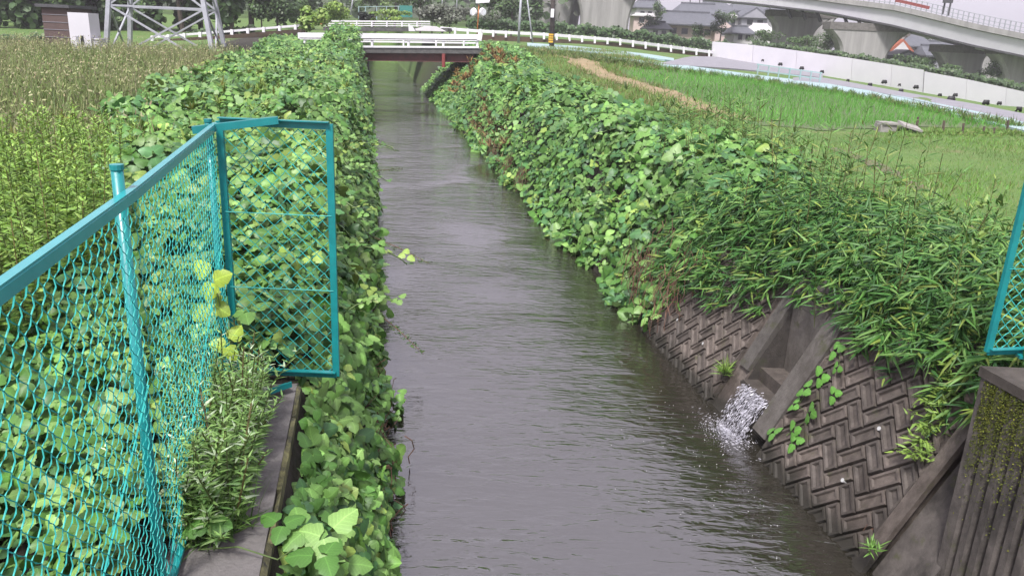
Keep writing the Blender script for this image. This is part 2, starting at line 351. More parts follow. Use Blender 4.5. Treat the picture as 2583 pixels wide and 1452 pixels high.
def wmat():
    m, n, b = principled('water'); L = n.links.new
    b.inputs['Base Color'].default_value = (.020, .018, .013, 1); b.inputs['Roughness'].default_value = .05
    b.inputs['IOR'].default_value = 3.0; b.inputs['Specular Tint'].default_value = (1, 1, 1, 1)
    tc = n.nodes.new('ShaderNodeTexCoord'); mp = n.nodes.new('ShaderNodeMapping'); mp.inputs['Rotation'].default_value = (0, 0, R(-10)); mp.inputs['Scale'].default_value = (.7, 2.2, 1)
    a = n.nodes.new('ShaderNodeTexNoise'); a.inputs['Scale'].default_value = 1.35; a.inputs['Detail'].default_value = 3; a.inputs['Distortion'].default_value = .6
    c = n.nodes.new('ShaderNodeTexNoise'); c.inputs['Scale'].default_value = 6.5; c.inputs['Detail'].default_value = 3; c.inputs['Distortion'].default_value = .8
    # ripples die down in slower patches
    p = n.nodes.new('ShaderNodeTexNoise'); p.inputs['Scale'].default_value = .35; p.inputs['Detail'].default_value = 2
    pr = n.nodes.new('ShaderNodeMapRange'); pr.inputs[1].default_value = .35; pr.inputs[2].default_value = .65; pr.inputs[3].default_value = .15; pr.inputs[4].default_value = 1
    ad = n.nodes.new('ShaderNodeMath'); ad.operation = 'MULTIPLY_ADD'; ad.inputs[1].default_value = .3
    mu = n.nodes.new('ShaderNodeMath'); mu.operation = 'MULTIPLY'
    bp = n.nodes.new('ShaderNodeBump'); bp.inputs['Strength'].default_value = 1.0; bp.inputs['Distance'].default_value = .075
    L(tc.outputs['Object'], mp.inputs[0]); L(mp.outputs[0], a.inputs[0]); L(mp.outputs[0], c.inputs[0]); L(tc.outputs['Object'], p.inputs[0]); L(p.outputs['Fac'], pr.inputs[0])
    L(c.outputs['Fac'], ad.inputs[0]); L(a.outputs['Fac'], ad.inputs[2]); L(ad.outputs[0], mu.inputs[0]); L(pr.outputs[0], mu.inputs[1]); L(mu.outputs[0], bp.inputs['Height']); L(bp.outputs[0], b.inputs['Normal'])
    MATS['water'] = m
wmat()
m = MB(); ys = np.linspace(-4, 116, 61)
m.v = [(float(XC(y)) + o, y, 0) for y in ys for o in (-2.25, 2.25)]; m.f = [(2 * i, 2 * i + 1, 2 * i + 3, 2 * i + 2) for i in range(60)]
struct(m.build('water', 'water'), 'grey rippled water of the channel')
# wooded hill far off
m = MB(); xs = np.linspace(-260, 60, 33); ysh = np.linspace(175, 420, 14)
XX, YY = np.meshgrid(xs, ysh)
ZZ = 3 + 48 * sm(175, 380, YY) * (1 - sm(-40, 30, XX)) + 2 * vn(XX, YY, 18)
m.v = list(map(tuple, np.stack([XX, YY, ZZ], -1).reshape(-1, 3))); m.f = [(j * 33 + i, j * 33 + i + 1, (j + 1) * 33 + i + 1, (j + 1) * 33 + i) for j in range(13) for i in range(32)]
mat('hill_green', (.05, .075, .03), (.035, .05, .025), .95, .15)
struct(m.build('hill', 'hill_green', smooth=True), 'wooded hill closing the view')

# ------------------------------------------------------------------ revetment of patterned blocks with its outfall
TD = Vector((-.187, 1, 0)).normalized()
def SL(y, v, lift=0.0):
    """point on the slope: y forward, v 0 at the water .. 1 at the top"""
    return Vector((float(XC(y)) + HW + .76 * v, y, BZ * v)) + SN * lift
SUP = Vector((.76, 0, BZ)).normalized(); SN = SUP.cross(Vector((-.187, 1, 0))).normalized()
if SN.z < 0: SN = -SN
SLEN = math.hypot(.76, BZ)
rv = thing('concrete_revetment', 'dark concrete revetment of interlocking raised blocks with an outfall notch', 'revetment', SL(7, 0))
def slab(y0, y1, v0, v1, name='backing', lift=-.012, th=.25, mt='block'):
    m = MB(); q = [SL(y0, v0, lift), SL(y1, v0, lift), SL(y1, v1, lift), SL(y0, v1, lift)]
    m.prism(q, -SN * th); return m.build(name, mt, rv)
slab(5.50, 7.32, -.3, 1.0); slab(8.46, 11.2, -.3, 1.0)
def clip(poly, a, b, c):                                    # keep a*x+b*y<=c
    out = []
    for i in range(len(poly)):
        p, q = poly[i], poly[(i + 1) % len(poly)]; dp, dq = a * p[0] + b * p[1] - c, a * q[0] + b * q[1] - c
        if dp <= 0: out.append(p)
        if dp * dq < 0:
            t = dp / (dp - dq); out.append((p[0] + (q[0] - p[0]) * t, p[1] + (q[1] - p[1]) * t))
    return out
def area(p): return abs(sum(p[i][0] * p[(i + 1) % len(p)][1] - p[(i + 1) % len(p)][0] * p[i][1] for i in range(len(p)))) / 2
def inset(p, d):
    n = len(p); out = []
    s = sum(p[i][0] * p[(i + 1) % n][1] - p[(i + 1) % n][0] * p[i][1] for i in range(n)); sg = 1 if s > 0 else -1
    for i in range(n):
        a, b, c = Vector(p[i - 1]), Vector(p[i]), Vector(p[(i + 1) % n])
        e1, e2 = (b - a).normalized(), (c - b).normalized(); n1 = Vector((-e1.y, e1.x)) * sg; n2 = Vector((-e2.y, e2.x)) * sg
        h = (n1 + n2); k = max(.35, h.length_squared / 2); q = b + h * (d / k); out.append((q.x, q.y))
    return out
U = .155; ang = R(40)
def block_field(y0, y1):
    ca, sa = math.cos(ang), math.sin(ang); nb = 0
    for i in range(-60, 90):
        for j in range(-60, 90):
            t = (i - j) % 4
            if t == 0: rect = [(i, j), (i + 2, j), (i + 2, j + 1), (i, j + 1)]
            elif t == 2: rect = [(i, j - 1), (i + 1, j - 1), (i + 1, j + 1), (i, j + 1)]
            else: continue
            # plane coords: s forward along the channel from y=5.5, w up the slope (m)
            pl = [((x * ca - y * sa) * U, (x * sa + y * ca) * U) for x, y in rect]
            cx = sum(p[0] for p in pl) / 4; cy = sum(p[1] for p in pl) / 4
            if not (y0 - 5.5 - .3 < cx < y1 - 5.5 + .3 and -.3 < cy < SLEN + .2): continue
            for q in ((-1, 0, -(y0 - 5.5)), (1, 0, y1 - 5.5), (0, -1, .12), (0, 1, SLEN * .97)):
                pl = clip(pl, *q)
                if len(pl) < 3: break
            if len(pl) < 3 or area(pl) < .004: continue
            g = inset(pl, .008); rim = inset(pl, .015); inn = inset(pl, .036); flo = inset(pl, .046)
            n = len(pl); m = MB(); deep = random.uniform(.014, .022); h = random.uniform(.026, .034)
            P = lambda q, l: SL(5.5 + q[0], q[1] / SLEN, l)
            rings = [[P(q, -.011) for q in g], [P(q, h) for q in rim]]
            if area(pl) > .018: rings += [[P(q, h - .001) for q in inn], [P(q, h - deep - .006) for q in flo]]
            vs = [p for r in rings for p in r]
            fs = [(a * n + k, a * n + (k + 1) % n, (a + 1) * n + (k + 1) % n, (a + 1) * n + k) for a in range(len(rings) - 1) for k in range(n)] + [tuple(range((len(rings) - 1) * n, len(rings) * n))]
            m.add(vs, fs).build('block', 'block', rv); nb += 1
    return nb
print('blocks', block_field(5.56, 7.30) + block_field(8.48, 10.9))
# end strip, plain cheeks and the notch
m = MB().prism([SL(5.44, -.3, .0), SL(5.555, -.3, .0), SL(5.555, 1.02, .0), SL(5.44, 1.02, .0)], SN * .05); m.build('end_beam', 'block', rv)
slab(8.2, 8.47, -.3, .36)
for a, b, v0 in ((7.31, 7.575, .10), (8.205, 8.40, .34)):
    MB().prism([SL(a, v0, -.2), SL(b, v0, -.2), SL(b, 1.06, -.2), SL(a, 1.06, -.2)], SN * .235).build('cheek', 'cheek', rv)
def OX(y, o): return float(XC(y)) + o
def hull(pts_o, z0, z1, name, mt):                          # upright block over (y, o) corners
    MB().prism([(OX(y, o), y, z0) for y, o in pts_o], (0, 0, z1 - z0)).build(name, mt, rv)
hull([(7.58, 2.50), (8.2, 2.50), (8.2, 2.72), (7.58, 2.72)], -.2, 1.5, 'back_wall', 'cheek')
hull([(7.58, 2.24), (8.2, 2.24), (8.2, 2.498), (7.58, 2.498)], -.2, .60, 'ledge', 'block')
hull([(7.58, 2.06), (8.2, 2.06), (8.2, 2.238), (7.58, 2.238)], -.2, .45, 'sill', 'dark_concrete')
hull([(8.2, 2.06), (8.24, 2.06), (8.24, 2.55), (8.2, 2.55)], -.2, .42, 'side_wall', 'dark_concrete')  # shade inside the notch put into the darker colour
MB().prism([(OX(8.205, 2.07), 8.205, .4), (OX(8.205, 2.55), 8.205, .4), (OX(8.205, 2.55), 8.205, 1.36)], (0, .03, 0)).build('side_wall', 'dark_concrete', rv)
MB().prism([SL(7.55, .85, -.1), SL(8.25, .85, -.1), SL(8.25, 1.08, -.1), SL(7.55, 1.08, -.1)], SN * .12).build('lintel', 'cheek', rv)
for x, y in ((2224, 1083), (2132, 1213), (1778, 868), (1713, 808)):
    # weep pipe ends sit in the slope
    d = ray(x, y); q = SL(5.5, 0); t = (q - Vector((0, 0, CAMZ))).dot(SN) / d.dot(SN); p = Vector((0, 0, CAMZ)) + d * t
    MB().tube([p - SN * .03, p + SN * .035], .019, 10).build('weep_pipe', 'plastic_white', rv)

# falling water at the outfall: many thin strands and a foam patch
P, Dv, Sz = [], [], []
for k in range(1500):
    y = random.uniform(7.56, 8.05); u = random.random() ** .8
    o = 2.06 - .26 * u + random.gauss(0, .025); z = .45 * (1 - u * u) + random.uniform(-.01, .02)
    P.append((OX(y, o), y - .05 * u, max(z, .01))); Dv.append((-.38 - .1 * random.random(), random.gauss(0, .12), -.9 * u - .1)); Sz.append(random.uniform(.018, .05))
for k in range(1600):
    r = abs(random.gauss(0, .16)); a = random.uniform(0, 6.28)
    y = 7.72 + r * math.cos(a) * 1.4; o = 1.72 + r * math.sin(a) * .8
    P.append((OX(y, o), y, random.uniform(.004, .05) * max(0, 1 - r * 2) + .006)); Dv.append((math.cos(a), math.sin(a), random.uniform(-.3, .5))); Sz.append(random.uniform(.010, .032))
n = len(P); leafmat('foam', .3, .3)
fo = bulk('splash', OVAL * [.3, 1, 1], OVALF, P, headed(Dv, rng.uniform(0, 6.28, n), Sz), np.array([.66, .65, .72]) * rng.uniform(.3, 1.1, (n, 1)), 'foam')
tag(fo, 'white splashing water falling from the outfall sill', 'splash', kind='stuff')
P = []; 
for k in range(120):
    y = random.gauss(7.2, 1.0); o = 1.5 - abs(random.gauss(0, .55)); P.append((OX(y, o), y, .006))
n = len(P)
fs = bulk('foam_flecks', OVAL * [1.3, 1, .2], OVALF, P, frames(np.tile([0, 0, 1.], (n, 1)), rng.uniform(0, 6.28, n), rng.uniform(.005, .014, n)), np.full((n, 3), .45), 'foam')
tag(fs, 'pale foam flecks drifting on the water below the outfall', 'foam', kind='stuff')

# grooved abutment wall below the camera's bridge
ab = thing('abutment_wall', 'grooved dark concrete wall with mossy top beside the patterned revetment', 'wall', (OX(4, 2.3), 4, 0))
prof = []; y = 5.06
pts = [(5.06, 2.10)]
for k in range(6):
    y0 = 5.06 - .09 - k * .115
    pts += [(y0, 2.10), (y0 - .014, 2.15), (y0 - .045, 2.15), (y0 - .06, 2.10)]
pts += [(2.2, 2.10), (2.2, 2.75), (5.06, 2.75)]
MB().prism([(OX(y, o), y, -.6) for y, o in pts], (0, 0, 2.5)).build('wall_face', 'abutment', ab)
MB().prism([(OX(y, o), y, 1.905) for y, o in ((2.2, 2.09), (5.08, 2.09), (5.08, 2.76), (2.2, 2.76))], (0, 0, .07)).build('coping', 'dark_concrete', ab)
m = MB()
MB().prism([SL(5.0, .0, -.12), SL(5.43, .0, -.12), SL(5.43, .9, -.12), SL(5.0, .9, -.12)], SN * .08).build('rough_footing', 'abutment', ab)
# moss cushions on the wall face
P = []; N_ = []
for k in range(5200):
    y = 5.02 - abs(random.gauss(0, .35)); z = 1.9 - abs(random.gauss(0, .32)); P.append((OX(y, 2.098), y, z)); N_.append((-1 + random.gauss(0, .5), random.gauss(0, .5), .5 + random.gauss(0, .4)))
n = len(P)
bulk('moss', OVAL, OVALF, P, frames(N_, rng.uniform(0, 6.28, n), rng.uniform(.006, .016, n)), pick([(.07, .085, .012), (.04, .05, .01), (.12, .13, .02)], [4, 4, 2], n), 'dry', ab)['kind'] = 'stuff'

# left wing wall
lw = thing('wing_wall', 'weathered concrete wing wall with flat top between the weeds and the leafy bank', 'wall', (OX(4, -2.8), 4, 0))
q = [(2.0, -2.63), (5.12, -2.63), (5.05, -3.08), (2.0, -3.08)]
MB().prism([(OX(y, o), y, -.5) for y, o in q], (0, 0, 2.1)).build('wall_body', 'concrete_wall', lw)
m = MB()
for k in range(7):
    a = 2.0 + k * .44; m.prism([(OX(y, o), y, .2 + random.uniform(0, .05)) for y, o in ((a, -2.627), (a + .436, -2.627), (a + .436, -2.60), (a, -2.60))], (0, 0, 1.36))
m.build('mossy_facing', 'mossy_face', lw)

# ------------------------------------------------------------------ chain link fences
def chain(name, A, B, z0, z1, parent, n3, pitch=.080, r=.0025, bulge=.005):
    A, B = Vector((A[0], A[1], 0)), Vector((B[0], B[1], 0)); L = (B - A).length; u = (B - A) / L; n3 = Vector(n3)
    cols = int(L / (pitch / 2)); rows = int((z1 - z0) / (pitch / 2)); hp = pitch / 2; m = MB()
    for k in range(cols):
        pts = []
        for j in range(rows + 1):
            a = k + ((j + k) % 2); jx = .0018 * math.sin(k * 2.1 + j)
            pts.append(A + u * (a * hp + jx) + Vector((0, 0, z0 + j * hp)) + n3 * (.003 if j % 2 else -.003))
            if j < rows:
                a2 = k + .5; pts.append(A + u * (a2 * hp) + Vector((0, 0, z0 + (j + .5) * hp - .002)) + n3 * (bulge if (j + k) % 2 else -bulge))
        m.tube(pts, r, 3, cap=False)
    return m.build(name, 'teal_wire', parent)
F0, F1, F2 = (-1.97, 5.08), (-1.475, 2.90), (-1.10, 1.02)
fr = thing('chain_link_fence', 'teal chain link fence running along the wall above the leafy bank', 'fence', (F1[0], F1[1], BZ))
side = Vector((.98, .2, 0))
for p, top in ((F0, 3.40), (F1, 3.47), (F2, 3.47)):
    o = MB().tube([(p[0], p[1], 1.3), (p[0], p[1], top)], .022, 12).build('post', 'teal', fr, True)
    MB().tube([(p[0], p[1], top), (p[0], p[1], top + .02)], .025, 12).build('post_cap', 'teal', o)
for a, b in ((F0, F1), (F1, F2)):
    A = Vector((a[0], a[1], 3.395)) + side * .04; B = Vector((b[0], b[1], 3.395)) + side * .04
    m = MB().bar(A, B, .030, .008)
    m.bar(A + side * .015 - Vector((0, 0, .022)), B + side * .015 - Vector((0, 0, .022)), .006, .036); m.build('top_rail', 'teal_sky_sheen', fr)
    chain('chain_mesh', (a[0] + .035, a[1]), (b[0] + .035, b[1]), 1.62, 3.36, fr, side)
    A2 = Vector((a[0], a[1], 2.6)) + side * .03; B2 = Vector((b[0], b[1], 1.7)) + side * .03
    MB().tube([A2, B2], .004, 5).build('brace_wire', 'teal_wire', fr)
    MB().bar(Vector((a[0], a[1], 1.63)) + side * .03, Vector((b[0], b[1], 1.63)) + side * .03, .03, .02).build('bottom_rail', 'teal', fr)
# swung-out panel at the corner
G0, G1 = (-1.93, 5.17), (-1.22, 5.17)
gp = thing('fence_panel', 'teal mesh panel standing at an angle over the bank at the fence corner', 'fence panel', (G1[0], G1[1], BZ))
gd = Vector((G1[0] - G0[0], G1[1] - G0[1], 0)).normalized(); gn = Vector((gd.y, -gd.x, 0))
def panel(parent, A, B, z0, z1, gn, w=.045):
    a0, a1, b0, b1 = Vector((*A, z0)), Vector((*A, z1)), Vector((*B, z0)), Vector((*B, z1))
    MB().bar(b0 - Vector((0, 0, .01)), b1 + Vector((0, 0, .012)), w, w * .6, gn).build('stile', 'teal', parent)
    MB().bar(a0, a1, w, w * .6, gn).build('stile', 'teal', parent)
    for z, nm in ((z1, 'top_bar'), (z0, 'bottom_bar')):
        a, b = Vector((*A, z)), Vector((*B, z)); m = MB().bar(a, b, .012, .05); m.bar(a + gn * .02 + Vector((0, 0, .024)), b + gn * .02 + Vector((0, 0, .024)), .045, .006); m.build(nm, 'teal', parent)
    for z in (z0 + (z1 - z0) * .36, z0 + (z1 - z0) * .66): MB().tube([Vector((*A, z)) + gn * .015, Vector((*B, z)) + gn * .015], .0035, 5).build('line_wire', 'teal_wire', parent)
    chain('chain_mesh', A, B, z0 + .01, z1 - .01, parent, gn, pitch=.092, r=.0036, bulge=.003)
panel(gp, G0, G1, 1.66, 3.40, gn)
tb = MB().bar(at_y(486, 328, 4.98), at_y(702, 303, 5.1), .05, .045)
for k in range(2): pass
tag(tb.build('loose_rail', 'teal'), 'teal flat bar bolted across the fence corner above the angled panel', 'rail')
a, b = at_z(606, 1012, 1.63), at_z(728, 970, 1.65)
m = MB().bar(a, b, .07, .008); m.bar(a + Vector((.03, -.03, .02)), b + Vector((.03, -.03, .02)), .008, .04)
tag(m.build('fallen_rail', 'teal'), 'teal angle bar lying on the end of the wing wall', 'rail')
# right panel on the abutment
RB = at_z(2490, 893, 2.02); RC = RB + Vector((.95, .20, 0))
rp_ = thing('fence_panel', 'teal mesh panel above the grooved wall by the bamboo leaves', 'fence panel', RB)
rn = Vector((.2, -.98, 0))
panel(rp_, (RB.x, RB.y), (RC.x, RC.y), 2.04, 3.72, rn)
a = Vector((RB.x + .22, RB.y + .01, 2.015)); tag(MB().bar(a, a + Vector((.6, -.10, 0)), .07, .02).build('loose_rail', 'teal'), 'teal base bar lying on the coping under the mesh panel', 'rail')

# ------------------------------------------------------------------ bridge over the channel
BD = 50.0
def bz(x, y, D=BD): return at_y(x, y, D)
br = thing('road_bridge', 'small bridge with white guard rail and rusty red girder across the channel', 'bridge', bz(1050, 150))
L0, L1 = bz(760, 121), bz(1212, 123)
back = Vector((.3, 5.0, 0))
MB().prism([bz(760, 121), bz(1212, 123), bz(1212, 136), bz(760, 133)], back).build('deck', 'deck', br)
MB().prism([bz(800, 133.2) + Vector((0, .3, 0)), bz(1195, 136) + Vector((0, .3, 0)), bz(1195, 158) + Vector((0, .3, 0)), bz(800, 152) + Vector((0, .3, 0))], Vector((0, .12, 0))).build('girder', 'rust', br)
MB().prism([bz(800, 150.5), bz(1195, 156.5), bz(1195, 158), bz(800, 152)], Vector((0, .6, 0))).build('girder_flange', 'rust', br)
MB().prism([bz(800, 133.2) + Vector((0, 3.5, 0)), bz(1195, 136) + Vector((0, 3.5, 0)), bz(1195, 158) + Vector((0, 3.5, 0)), bz(800, 152) + Vector((0, 3.5, 0))], Vector((0, .12, 0))).build('girder', 'rust', br)
MB().tube([bz(1119, 136), bz(1119, 170)], .11, 8).build('drain_pipe', 'red', br)
for (xa, ya, xb, yb, w, nm) in ((752, 90, 1212, 94.5, .34, 'top_rail'), (756, 97.5, 1205, 102, .10, 'mid_rail'), (790, 117, 1208, 119.5, .10, 'low_rail')):
    MB().bar(bz(xa, ya), bz(xb, yb), .14, w).build(nm, 'white_paint', br)
for x in (768, 850, 938, 1030, 1118, 1204):
    MB().bar(bz(x, 120 + (x - 750) * .006) + Vector((0, .1, 0)), bz(x, 86 + (x - 750) * .01) + Vector((0, .1, 0)), .24, .12).build('rail_post', 'white_paint', br)
MB().bar(bz(1205, 92), bz(1216, 94), .2, .45).build('rail_end', 'white_paint', br)
fa = thing('guard_rail', 'white guard rail seen low through the bridge on its far edge', 'guard rail', bz(1000, 120, 55))
MB().bar(bz(860, 104, 55.4), bz(1200, 109, 55.4), .1, .1).build('rail', 'white_paint', fa)
for x in (880, 940, 1018, 1100, 1170): MB().bar(bz(x, 118, 55.4), bz(x, 100, 55.4), .18, .1).build('rail_post', 'white_paint', fa)
for s, lab in ((-1, 'concrete bridge footing on the bank beneath the leafy vines'), (1, 'concrete bridge footing on the bank beside the red drain pipe')):
    x0 = float(XC(52)) + (4.9 if s > 0 else -3.1); m = MB().abox(x0 - .6, x0 + .6, 50.4, 54.6, -.5, bz(1000, 150).z - .02); tag(m.build('bridge_footing', 'concrete'), lab, 'footing')

# ------------------------------------------------------------------ roads and guard rails beyond
def strip(name, pts, w, lift, mt, label, rag=.0):
    """a strip draped over the ground, edges ragged by rag"""
    L = [0.0]
    for p, q in zip(pts, pts[1:]): L.append(L[-1] + (q - p).length)
    n = max(24, int(L[-1] / .5)); m = MB(); K = 4
    for i in range(n + 1):
        d = L[-1] * i / n; x = float(np.interp(d, L, [p.x for p in pts])); y = float(np.interp(d, L, [p.y for p in pts]))
        e = .3; x2 = float(np.interp(d + e, L, [p.x for p in pts])); y2 = float(np.interp(d + e, L, [p.y for p in pts])); x1 = float(np.interp(d - e, L, [p.x for p in pts])); y1 = float(np.interp(d - e, L, [p.y for p in pts]))
        t = Vector((y2 - y1, -(x2 - x1), 0)).normalized(); k = 1 + rag * float(vn(d, 3.3, .8, 1)) + rag * random.uniform(-.3, .3)
        for j in range(K + 1):
            o = (w[0] + (w[1] - w[0]) * j / K) * k; X, Y = x + t.x * o, y + t.y * o
            m.v.append((X, Y, float(ground(X, Y)) + lift))
    m.f = [(i * (K + 1) + j, i * (K + 1) + j + 1, (i + 1) * (K + 1) + j + 1, (i + 1) * (K + 1) + j) for i in range(n) for j in range(K)]
    return struct(m.build(name, mt), label)
def dense(px, n=12, lift=0):
    xs = [p[0] for p in px]; out = []
    for k in range(n):
        x = xs[0] + (xs[-1] - xs[0]) * k / (n - 1); y = np.interp(x, xs, [p[1] for p in px]); out.append(at_g(x, y, lift))
    return out
def guard_rail(px, D, h_px, every, name, label, rw=.09):
    """px: (x,y) of the rail's top edge; D: depth along it"""
    xs = [p[0] for p in px]; ys = [p[1] for p in px]
    g = thing(name, label, 'guard rail', at_y(xs[0], ys[0] + h_px, D[0]))
    f = lambda x, dy=0: at_y(x, np.interp(x, xs, ys) + dy, np.interp(x, xs, D))
    n = 14; q = [f(xs[0] + (xs[-1] - xs[0]) * k / n, h_px * .28) for k in range(n + 1)]
    m = MB()
    for i in range(n):
        hh = h_px * .56 * q[i].y / FPX
        m.bar(q[i], q[i + 1], .06, hh)
    m.build('rail_beam', 'white_paint', g)
    x = xs[0] + 6
    while x < xs[-1]:
        a, b = f(x, -1), f(x, h_px * 1.35); MB().bar(a + Vector((0, -.08, 0)), b + Vector((0, -.08, 0)), rw * 2, rw * 2).build('rail_post', 'white_paint', g); x += every
    return g
guard_rail([(1110, 68), (1200, 75), (1380, 84), (1560, 98), (1800, 129)], [69.5, 69.8, 71, 75, 86], 12, 32, 'guard_rail', 'long white guard rail on posts along the road below the hedge')
guard_rail([(380, 92), (560, 78), (760, 62)], [58, 60, 62], 9, 40, 'guard_rail', 'white guard rail behind the weeds to the side of the steel tower')
# brown bank wall under the guard rails
def bank_wall(px, D, h, mt, name, label, lift_back=1.2):
    m = MB(); xs = [p[0] for p in px]; n = 12
    for k in range(n):
        f = lambda t: at_y(xs[0] + (xs[-1] - xs[0]) * t, np.interp(xs[0] + (xs[-1] - xs[0]) * t, xs, [p[1] for p in px]), np.interp(xs[0] + (xs[-1] - xs[0]) * t, xs, D))
        a, b = f(k / n), f((k + 1) / n); dz = Vector((0, 0, -h)); bk = Vector((0, lift_back, 0))
        m.prism([a, b, b + dz, a + dz], bk)
    return tag(m.build(name, mt), label, 'wall')
mat('brown_bank', (.11, .065, .045), (.06, .05, .035), .95, .6, .3)
bank_wall([(1215, 88), (1400, 98), (1560, 110), (1800, 138)], [69.8, 71.2, 75.2, 86.2], 1.4, 'brown_bank', 'retaining_wall', 'dark brown retaining wall under the long white guard rail')
bank_wall([(380, 102), (560, 89), (760, 73)], [58.3, 60.3, 62.3], 1.5, 'brown_bank', 'retaining_wall', 'reddish brown bank wall under the guard rail by the steel tower')
# second bridge with a light railing behind
sb = thing('far_bridge', 'dark low bridge with thin white railing behind the white guard rail', 'bridge', at_y(960, 75, 66))
MB().prism([at_y(815, 68, 66), at_y(1130, 71, 66), at_y(1130, 80, 66), at_y(815, 78, 66)], (0, 4, 0)).build('deck', 'deck', sb)
for dy in (0, 6, 11): MB().bar(at_y(820, 53.5 + dy, 66), at_y(1085, 55 + dy, 66), .05, .06 if dy else .1).build('railing_bar', 'white_paint', sb)
for x in range(824, 1090, 38): MB().bar(at_y(x, 53, 66), at_y(x, 68, 66), .11, .1).build('railing_post', 'white_paint', sb)
# white crash-cushion shapes at the junction
cu = thing('white_kerb_piece', 'white sloping concrete kerb piece at the road junction behind the bridge', 'kerb', at_y(1085, 80, 60))
MB().prism([at_y(1030, 62, 60), at_y(1038, 66, 60), at_y(1047, 79, 60), at_y(1031, 79, 60)], (0, .4, 0)).build('end_block', 'white_paint', cu)
MB().prism([at_y(1046, 73, 60), at_y(1078, 65, 60), at_y(1100, 67, 60), at_y(1125, 80, 60), at_y(1050, 78, 60)], (0, .4, 0)).build('sloped_block', 'plaster', cu)

# ------------------------------------------------------------------ poles, mirror, tower
def pole(x0, y0, x1, y1, D, rad, mt, name, label, cat='pole', n=10):
    t = thing(name, label, cat, at_y(x0, y0, D)); MB().tube([at_y(x0, y0 + 6, D), at_y(x1, y1, D)], [rad, rad * .8], n).build('shaft', mt, t, True); return t
up = pole(1391, 134, 1397, -60, 62, .20, 'pole_wood', 'utility_pole', 'dark utility pole with yellow and black striped guard by the path', 'pole')
for k in range(4):
    a, b = at_y(1390.2 + .3 * k, 108 - k * 6, 62), at_y(1390.5 + .3 * k, 103.5 - k * 6, 62); MB().tube([a, b], .225, 10).build('warning_stripe', 'yellow', up)
MB().tube([at_y(1391, 112, 62), at_y(1392, 82, 62)], .215, 10).build('guard_sleeve', 'black', up)
MB().abox(*(lambda p: (p.x - .12, p.x + .12, p.y - .36, p.y - .2, p.z - .3, p.z + .3))(at_y(1393, 34, 62))).build('number_plate', 'white_paint', up)
pole(1307, 112, 1316, -40, 68, .11, 'grey_steel', 'steel_pole', 'slim grey steel pole upright beside the leaning stay')
pole(1346, 118, 1325, -40, 68, .07, 'grey_steel', 'steel_pole', 'pale leaning stay pole beside the striped utility pole')
pole(883, 38, 893, -20, 88, .09, 'grey_steel', 'lamp_pole', 'slender pale pole leaning above the far railing')
pole(1078, 34, 1068, -20, 95, .08, 'grey_steel', 'net_pole', 'thin pole tilted beside the green net enclosure')
for x, l in ((1115, 'thin net pole left of the two above the grey shrubs'), (1152, 'thin net pole right of the two above the grey shrubs')): pole(x, 30, x + 1, -20, 100, .07, 'grey_steel', 'net_pole', l)
mi = pole(1203, 88, 1208, 12, 72, .06, 'orange', 'traffic_mirror', 'orange post carrying twin round traffic mirrors and a white sign', 'mirror')
for x, s in ((1195, -1), (1217, 1)):
    p = at_y(x, 31, 71.8); MB().tube([p, p + Vector((.1 * s, -.12, 0))], [.36, .30], 16).build('mirror_disc', 'white_paint', mi); MB().tube([p + Vector((.1 * s, -.121, 0)), p + Vector((.1 * s, -.13, 0))], .22, 16).build('mirror_glass', 'mirror_face', mi)
MB().prism([at_y(1200, 0, 71.8), at_y(1236, 0, 71.8), at_y(1234, 7, 71.8), at_y(1200, 9, 71.8)], (0, .06, 0)).build('sign_board', 'white_paint', mi)
# teal ball-net enclosure
ne = thing('net_enclosure', 'green mesh enclosure with pale posts in front of the trees', 'enclosure', at_y(960, 46, 90))
for x in (905, 922, 950, 975, 1005): MB().tube([at_y(x, 50, 90), at_y(x, 16, 90)], .06, 6).build('post', 'pale_teal', ne)
MB().prism([at_y(1008, 14, 90), at_y(1040, 15, 90), at_y(1040, 44, 90), at_y(1008, 44, 90)], (0, .08, 0)).build('net_panel', 'net_green', ne)
MB().bar(at_y(905, 18, 90), at_y(1008, 16, 90), .06, .06).build('top_bar', 'pale_teal', ne)
wt = thing('marker_post', 'pale teal and orange marker post beside the yellow green shrub', 'post', at_y(812, 56, 60))
MB().tube([at_y(812, 62, 60), at_y(812, 40, 60)], .12, 8).build('base', 'orange', wt); MB().tube([at_y(812, 40, 60), at_y(812, 20, 60)], .15, 8).build('top', 'pale_teal', wt)
# transmission tower base on the left
tw = thing('steel_tower', 'lattice legs of a grey steel transmission tower standing in the weeds', 'tower', at_y(420, 125, 46))
feet = [at_y(262, 126, 44), at_y(325, 124, 49), at_y(572, 118, 49), at_y(540, 122, 44)]; feet = [Vector((p.x, p.y, 1.7)) for p in feet]
cen = sum(feet, Vector()) / 4; tops = [p + (cen - p) * .42 + Vector((0, 0, 9)) for p in feet]
for a, b in zip(feet, tops): MB().bar(a, b, .22, .22, (0, 1, 0)).build('leg', 'grey_steel', tw)
for i in range(4):
    j = (i + 1) % 4
    for t0, t1 in ((.0, .33), (.33, .0), (.33, .7), (.7, .33)): MB().bar(feet[i].lerp(tops[i], t0), feet[j].lerp(tops[j], t1), .09, .09).build('brace', 'grey_steel', tw)
    for t in (.33, .7): MB().bar(feet[i].lerp(tops[i], t), feet[j].lerp(tops[j], t), .09, .09).build('tie', 'grey_steel', tw)
